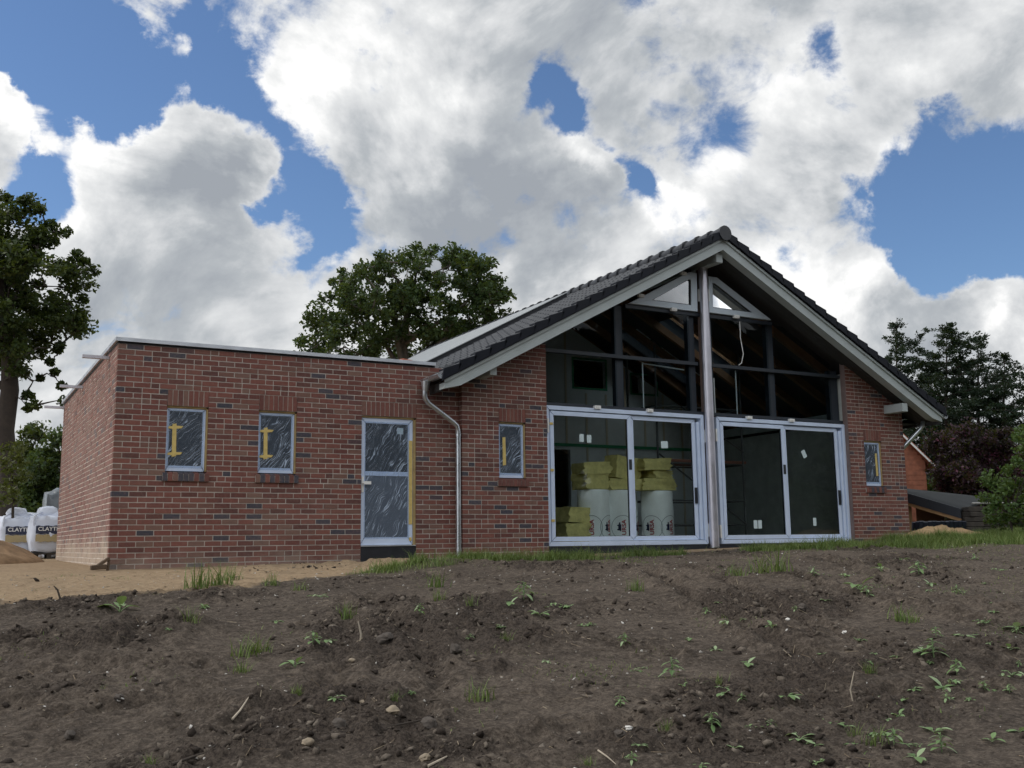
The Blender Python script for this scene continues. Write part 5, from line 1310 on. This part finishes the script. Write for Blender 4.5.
def tuft_mesh(seed, n=46, dry=False):
    r = np.random.default_rng(seed); mb = MB()
    for i in range(n):
        a = r.random() * 6.283; x, y = r.normal(0, .17, 2); L = r.uniform(.18, .72); lean = r.uniform(.2, 1.3); b = len(mb.v); w_ = r.uniform(.012, .022); tone = float(np.clip(r.normal(.5, .25), 0, 1)); sx, sy = -math.sin(a), math.cos(a)
        for u in (0, .4, .75, 1):
            o_ = lean * L * u * u; z = L * u * (1 - .25 * u * lean); ww = w_ * (1 - u * .92)
            mb.v += [(x + math.cos(a) * o_ + sx * ww, y + math.sin(a) * o_ + sy * ww, z - .02), (x + math.cos(a) * o_ - sx * ww, y + math.sin(a) * o_ - sy * ww, z - .02)]
        for k in range(3): mb.f.append([b + 2 * k, b + 2 * k + 1, b + 2 * k + 3, b + 2 * k + 2]); mb.m.append(0); mb.t.append(tone)
    return mb
def zone(px):
    return ('the two annex windows' if px < 330 else 'the annex door and downpipe' if px < 545 else 'the doors with insulation behind' if px < 705 else 'the clear sliding doors' if px < 850 else 'the narrow end window' if px < 915 else 'the shed and sand')
ORD = ['nearest', 'second nearest', 'third nearest', 'fourth nearest', 'fifth nearest', 'sixth nearest', 'seventh nearest', 'eighth nearest', 'ninth nearest', 'tenth nearest', 'eleventh nearest', 'twelfth nearest', 'thirteenth nearest', 'fourteenth nearest', 'fifteenth nearest', 'sixteenth nearest', 'seventeenth nearest', 'eighteenth nearest', 'nineteenth nearest', 'twentieth nearest'] + [t_ + u_ + ' nearest' for t_ in ('twenty-', 'thirty-', 'forty-', 'fifty-') for u_ in ('first', 'second', 'third', 'fourth', 'fifth', 'sixth', 'seventh', 'eighth', 'ninth', 'tenth')]
def plant_all(lst, protos, name, cat, group, word, grow=1.38):
    items = []
    for i, (px, py, s) in enumerate(lst):
        p = ground_hit(px, py, ground_z); D = float((p - CAM) @ FWD); items.append((D, px, p, s * D / FOC))
    rank = {}
    for j, (D, px, p, sz) in enumerate(sorted(items, key=lambda q: q[0])):
        z = zone(px); rank[z] = rank.get(z, -1) + 1
        src = protos[j % len(protos)]
        o = src if j < len(protos) else src.copy()
        if j >= len(protos): COL.objects.link(o)
        o.location = (p[0], p[1], gz(p[0], p[1]) - .004); o.rotation_euler = (0, 0, RNG.random() * 6.28); o.scale = (sz * grow, sz * grow, sz * grow * RNG.uniform(.9, 1.25))
        tag(o, '%s before %s, %s the camera' % (word, z, ORD[rank[z]]), cat, group)
WEEDS = [(524, 599, 22), (562, 607, 20), (814, 576, 13), (845, 577, 12), (881, 571, 12), (919, 574, 20), (859, 590, 22), (867, 597, 16), (954, 592, 14), (981, 622, 15), (967, 637, 20), (934, 657, 28), (922, 652, 18), (957, 675, 20), (944, 690, 22), (1012, 675, 22), (672, 677, 26), (787, 697, 20), (747, 665, 15), (712, 729, 20), (724, 688, 12), (839, 724, 22), (934, 732, 22), (942, 752, 26), (894, 747, 26), (800, 739, 26), (772, 728, 14), (1020, 732, 15), (728, 623, 13), (772, 628, 12), (624, 644, 14), (1017, 629, 16), (936, 637, 14), (867, 662, 12), (814, 762, 16), (632, 762, 16), (547, 662, 10),
         (120, 612, 27), (165, 629, 11), (207, 607, 14), (320, 597, 15), (313, 644, 20), (326, 642, 16), (295, 667, 18), (335, 698, 13), (500, 627, 12), (470, 640, 10), (420, 614, 14), (276, 622, 10), (412, 692, 10), (640, 668, 9), (690, 640, 9), (900, 560, 12), (975, 560, 10), (1000, 570, 12), (930, 585, 10), (742, 700, 10), (862, 640, 10), (905, 700, 11), (1010, 650, 14), (985, 690, 12), (880, 735, 16), (700, 765, 12), (540, 615, 16), (585, 625, 12), (510, 605, 14)]
_rw = np.random.default_rng(404)
for _ in range(44):
    px_ = 1024 - 420 * _rw.random() ** 1.25; py_ = 566 + 196 * _rw.random() ** .9
    WEEDS.append((px_, py_, _rw.uniform(.4, .8) * (8 + (py_ - 560) * .085)))
protos = [weed_mesh(100 + i).build('broadleaf_weed', weedm) for i in range(12)]
plant_all(WEEDS, protos, 'broadleaf_weed', 'weed', 'broadleaf weeds on the bare soil', 'broadleaf weed')
TUFTS = [(200, 587, 26), (218, 584, 24), (245, 656, 24), (258, 652, 26), (480, 699, 24), (435, 587, 22), (190, 622, 18), (240, 672, 18), (345, 618, 18), (297, 694, 14), (902, 620, 20), (913, 622, 16), (874, 744, 20), (637, 591, 16), (719, 684, 14), (667, 729, 14), (868, 672, 16), (780, 570, 26), (762, 573, 24), (735, 575, 18), (470, 605, 12), (505, 640, 12), (150, 765, 14), (440, 600, 14), (588, 765, 14), (855, 735, 14), (395, 700, 12), (270, 585, 16), (300, 590, 14), (230, 580, 22)]
protos = [tuft_mesh(200 + i).build('grass_tuft', tuftm) for i in range(5)]
plant_all(TUFTS, protos, 'grass_tuft', 'grass tuft', 'grass tufts on the bare soil', 'grass tuft', 1.5)
def rock(name, px, py, s, m, lab, seed, cat='stone', fl=.6):
    import bmesh
    p = ground_hit(px, py, ground_z); D = float((p - CAM) @ FWD); R = s * D / FOC / 2; r = np.random.default_rng(seed)
    b = bmesh.new(); bmesh.ops.create_icosphere(b, subdivisions=3, radius=1)
    for v in b.verts:
        c = np.array(v.co); n_ = 1 + (.9 if name == 'earth_clod' else .5) * vnoise(np.array([c[0] * 1.3 + seed * 7]), np.array([c[1] * 1.3 + c[2] * 1.7]), seed)[0] + .25 * vnoise(np.array([c[2] * 3 + seed]), np.array([c[0] * 3 - c[1] * 2]), seed + 3)[0]
        v.co = Vector(c * n_ * np.array([1, .8, fl]) * R)
    me = bpy.data.meshes.new(name); b.to_mesh(me); b.free(); me.materials.append(m); me.polygons.foreach_set('use_smooth', [True] * len(me.polygons))
    me.set_sharp_from_angle(angle=math.radians(35)); o = bpy.data.objects.new(name, me); COL.objects.link(o); o.location = (p[0], p[1], gz(p[0], p[1]) + R * fl * .35); o.rotation_euler = (0, 0, r.random() * 6)
    return tag(o, lab, cat)
stm = mat('stone_tan', (.26, .21, .15), .85, var=.3, vscale=20, bump=.4); stw = mat('stone_white', (.62, .60, .56), .8, var=.15, vscale=20); sto = mat('clod_earth', (.075, .062, .052), .95, var=.3, vscale=25, bump=.8, bscale=50)
for a in [(307, 744, 13, stm, 'tan stone in the soil below the annex door, largest there'), (425, 760, 15, stm, 'flat tan stone lying at the near edge of the soil'), (629, 729, 8, stw, 'small white stone below the doors with insulation behind'), (362, 703, 8, stm, 'small tan stone in the rough soil below the downpipe'), (393, 712, 14, stm, 'flat tan stone in the rough soil below the downpipe'), (845, 633, 6, stw, 'small white stone in the soil below the narrow end window'), (352, 661, 7, stm, 'little round stone beside the upright white stick'), (788, 620, 5, stw, 'tiny white stone below the clear sliding doors'), (120, 700, 8, stw, 'small pale stone below the first annex window')]:
    rock('stone', *a, seed=int(a[0]))
for a in [(802, 609, 9, sto, 'lone squarish brown clod below the clear sliding doors'), (430, 725, 15, sto, 'dark clod of earth below the annex door'), (340, 725, 13, sto, 'dark clod of earth beside the tan stone'), (120, 699, 12, sto, 'round dark clod of earth below the first annex window'), (455, 652, 14, sto, 'large dark clod in the rough soil below the downpipe'), (385, 640, 14, sto, 'dark clod beside the upright white stick'), (70, 736, 10, sto, 'dark clod at the near left of the soil'), (620, 735, 12, sto, 'dark clod beside the small white stone')]:
    rock('earth_clod', *a, seed=int(a[1]), cat='clod', fl=.75)
def stick(pts, r_px, m, lab, lift=.01):
    P_ = []
    for (px, py) in pts:
        p = ground_hit(px, py, ground_z); p[2] = gz(p[0], p[1]) + lift; P_.append(p)
    D = float((P_[0] - CAM) @ FWD); r = r_px * D / FOC; o0 = P_[0]; mb = MB(); mb.tube([q - o0 for q in P_], [r] + [r * .85] * (len(P_) - 2) + [r * .4], 7); o = mb.build('stick', m, None, smooth=True); o.location = o0; return tag(o, lab, 'stick')
pale = mat('pale_stick', (.42, .36, .28), .8, var=.2, vscale=15); dark = mat('dark_stick', (.05, .038, .028), .85, var=.3, vscale=15)
stick([(232, 721), (240, 712), (249, 698)], 1.3, pale, 'pale thin stick lying below the second annex window')
stick([(428, 768), (440, 762), (447, 758)], 1.5, pale, 'pale stick lying at the near edge of the soil')
stick([(172, 766), (195, 758), (205, 755), (218, 745)], 1.6, dark, 'long dark branch at the near edge below the annex windows')
stick([(598, 752), (608, 759), (616, 766)], .9, pale, 'straight straw-coloured stalk at the near edge of the soil')
stick([(395, 727), (420, 722), (440, 718)], 1.0, dark, 'thin dark twig lying below the annex door')
stick([(430, 702), (452, 700)], 1.0, dark, 'short dark twig beside the grass tuft below the downpipe')
stick([(155, 686), (164, 683)], 1.2, dark, 'short dark twig below the first annex window')
for pts, r_, m, lab in [([(360.5, 640), (361, 634), (358, 622)], 1.1, pale, 'pale white stick standing up from the rough soil below the door'), ([(61, 599), (57, 590), (53, 586)], 1.0, dark, 'dark bent twig standing at the edge of the sand'), ([(853, 700), (851, 690), (856, 672)], .8, pale, 'dry stalk standing below the narrow end window')]:
    p = ground_hit(*pts[0], ground_z); D = float((p - CAM) @ FWD); mb = MB(); mb.tube([(0, 0, -.02)] + [tuple((AX * (x - pts[0][0]) - np.array([0, 0, 1]) * (y - pts[0][1])) * D / FOC) for x, y in pts[1:]], [r_ * D / FOC, r_ * D / FOC, r_ * .5 * D / FOC], 6)
    o = mb.build('stick', m, None, smooth=True); o.location = p; tag(o, lab, 'stick')

# ------------------------------------------------------------------ uncountable ground cover
def scatter(n, x0, x1, y0, y1, rng, keep):
    x = rng.uniform(x0, x1, n); y = rng.uniform(y0, y1, n); k = rng.random(n) < keep(x, y); return x[k], y[k]
def in_view(x, y, m=60):
    X = x - CAM[0]; Y = y - CAM[1]; Dd = X * _FH[0] + Y * _FH[1]; px = 512 + FOC * (X * _AH[0] + Y * _AH[1]) / np.maximum(Dd, .5); return (Dd > 4.2) & (px > -350) & (px < 1380)
rg = np.random.default_rng(77)
# grass
x, y = scatter(1050000, 2.3, 23, -6, 1.5, rg, lambda x, y: np.clip(grass_mask(x, y) - .12, 0, 1) * np.clip(.7 + 2.4 * fbm(x, y, .35, 3, 44), .08, 1) * in_view(x, y) * ~((x > 5.6) & (x < 17.2) & (y > -.2)))
x2, y2 = scatter(160000, -4, 18, -12, -1, rg, lambda x, y: in_view(x, y) * np.clip(fbm(x, y, .8, 3, 95) * 2.2 - .55 + .03 * np.clip(x - 4, -4, 8), 0, 1) * .55)
def grass_obj(name, x, y, hmin, hmax, m, label):
    N = len(x); z = ground_z(x, y) - .01; L = (hmin + (hmax - hmin) * rg.random(N) ** 1.8) * (0.6 + .8 * np.clip(fbm(x, y, .5, 2, 66) + .5, 0, 1)); a = rg.random(N) * 6.283; lean = rg.uniform(.15, 1.4, N); w_ = rg.uniform(.003, .0065, N); vs = []
    for u in (0, .5, 1):
        ox = np.cos(a) * lean * L * u * u; oy = np.sin(a) * lean * L * u * u; zz = z + L * u * (1 - .3 * u * lean); ww = w_ * (1 - .9 * u)
        for s in (1, -1): vs.append(np.stack([x + ox - np.sin(a) * ww * s, y + oy + np.cos(a) * ww * s, zz], 1))
    v = np.stack(vs, 1).reshape(-1, 3); b = np.arange(N)[:, None] * 6
    f = np.concatenate([b + [0, 1, 3, 2], b + [2, 3, 5, 4]], 1).reshape(-1, 4)
    o = np_mesh(name, v, f, m, None, np.repeat(np.clip(rg.normal(.5, .28, N) + .5 * fbm(x, y, .7, 2, 12), 0, 1), 2)); return tag(o, label, 'grass', kind='stuff')
grass_obj('grass', x, y, .07, .24, tuftm, 'short green grass along the house front and by the sand heap')
grass_obj('thin_seedlings', x2, y2, .02, .06, tuftm, 'sparse green seedlings over the bare soil')
# clods, pebbles, straw
import bmesh as _bm
b_ = _bm.new(); _bm.ops.create_icosphere(b_, subdivisions=1, radius=1); IV = np.array([v.co for v in b_.verts]); IF = np.array([[v.index for v in f.verts] for f in b_.faces]); b_.free()
def lumps(name, x, y, smin, smax, pw, m, label, cat, sink=.3, fl=.7):
    N = len(x); s = smin + (smax - smin) * rg.random(N) ** pw; z = ground_z(x, y)
    jit = 1 + rg.normal(0, .34, (N, len(IV))); ang = rg.random(N) * 6.283; c, q = np.cos(ang), np.sin(ang)
    V = IV[None] * jit[:, :, None] * s[:, None, None] * np.stack([rg.uniform(.8, 1.5, N), rg.uniform(.45, 1, N), fl * rg.uniform(.6, 1.5, N)], 1)[:, None]
    til = rg.normal(0, .5, N)[:, None]; V = np.stack([V[..., 0] * np.cos(til) - V[..., 2] * np.sin(til), V[..., 1], V[..., 0] * np.sin(til) + V[..., 2] * np.cos(til)], 2)
    V = np.stack([V[..., 0] * c[:, None] - V[..., 1] * q[:, None], V[..., 0] * q[:, None] + V[..., 1] * c[:, None], V[..., 2]], 2)
    V += np.stack([x, y, z + s * fl * (1 - 2 * sink) * .5], 1)[:, None]
    F = (IF[None] + (np.arange(N) * len(IV))[:, None, None]).reshape(-1, 3)
    o = np_mesh(name, V.reshape(-1, 3), F, m, None, np.repeat(rg.random(N), len(IF)), smooth=False); return tag(o, label, cat, kind='stuff')
def tone_mat(name, stops, rough=.95, bs=60):
    m = bpy.data.materials.new(name); m.use_nodes = True; t = NT(m.node_tree); p = t.n['Principled BSDF']; v = t.new('ShaderNodeTexCoord').outputs['Object']
    c = t.ramp(t.attr('tone').outputs['Fac'], stops); c = t.mix(t.smooth(t.noise(v, bs, 4, .6), .4, .7, 0, .5), c, t.mix(.6, c, (.02, .017, .014)))
    t.l.new(c, p.inputs['Base Color']); p.inputs['Roughness'].default_value = rough; p.inputs['Specular IOR Level'].default_value = .15
    b = t.new('ShaderNodeBump'); b.inputs['Strength'].default_value = .8; b.inputs['Distance'].default_value = .01; t.l.new(t.noise(v, 90, 4, .7), b.inputs['Height']); t.l.new(b.outputs[0], p.inputs['Normal']); return m
x, y = scatter(260000, -6, 17, -13, -.6, rg, lambda x, y: in_view(x, y) * (1 - sand_mask(x, y) * .85) * (.03 + 1.0 * np.clip(rough_mask(x, y) - .12, 0, 1)) * np.clip(fbm(x, y, .6, 3, 61) * 1.8 + .5, 0, 1))
lumps('soil_clods', x, y, .005, .036, 4.0, tone_mat('soil_clod', [(0, (.032, .025, .021)), (.5, (.075, .060, .049)), (1, (.19, .160, .130))]), 'crumbly dark clods strewn over the soil', 'clods', .45, .6)
x, y = scatter(16000, -6, 17, -13, -.6, rg, lambda x, y: in_view(x, y) * .3)
lumps('pebbles', x, y, .004, .016, 3.4, tone_mat('pebble', [(0, (.16, .14, .12)), (.55, (.34, .31, .27)), (1, (.68, .66, .62))], .8), 'small pale pebbles strewn over the soil', 'pebbles', .2, .6)
x, y = scatter(34000, -6, 17, -13, -.9, rg, lambda x, y: in_view(x, y) * .35 * (.25 + rough_mask(x, y)))
N = len(x); a = rg.random(N) * 6.283; L = .012 + .11 * rg.random(N) ** 2.2; z = ground_z(x, y) + .006; z2 = ground_z(x + np.cos(a) * L, y + np.sin(a) * L) + rg.uniform(.004, .02, N); w_ = rg.uniform(.0012, .003, N)
v = np.stack([np.stack([x - np.sin(a) * w_, y + np.cos(a) * w_, z], 1), np.stack([x + np.sin(a) * w_, y - np.cos(a) * w_, z + .003], 1), np.stack([x + np.cos(a) * L + np.sin(a) * w_, y + np.sin(a) * L - np.cos(a) * w_, z2 + .003], 1), np.stack([x + np.cos(a) * L - np.sin(a) * w_, y + np.sin(a) * L + np.cos(a) * w_, z2], 1)], 1).reshape(-1, 3)
o = np_mesh('plant_litter', v, np.arange(N * 4).reshape(-1, 4), tone_mat('litter', [(0, (.05, .038, .028)), (.6, (.17, .13, .09)), (1, (.36, .30, .22))]), None, rg.random(N)); tag(o, 'bits of straw and rootlet lying on the soil', 'litter', kind='stuff')
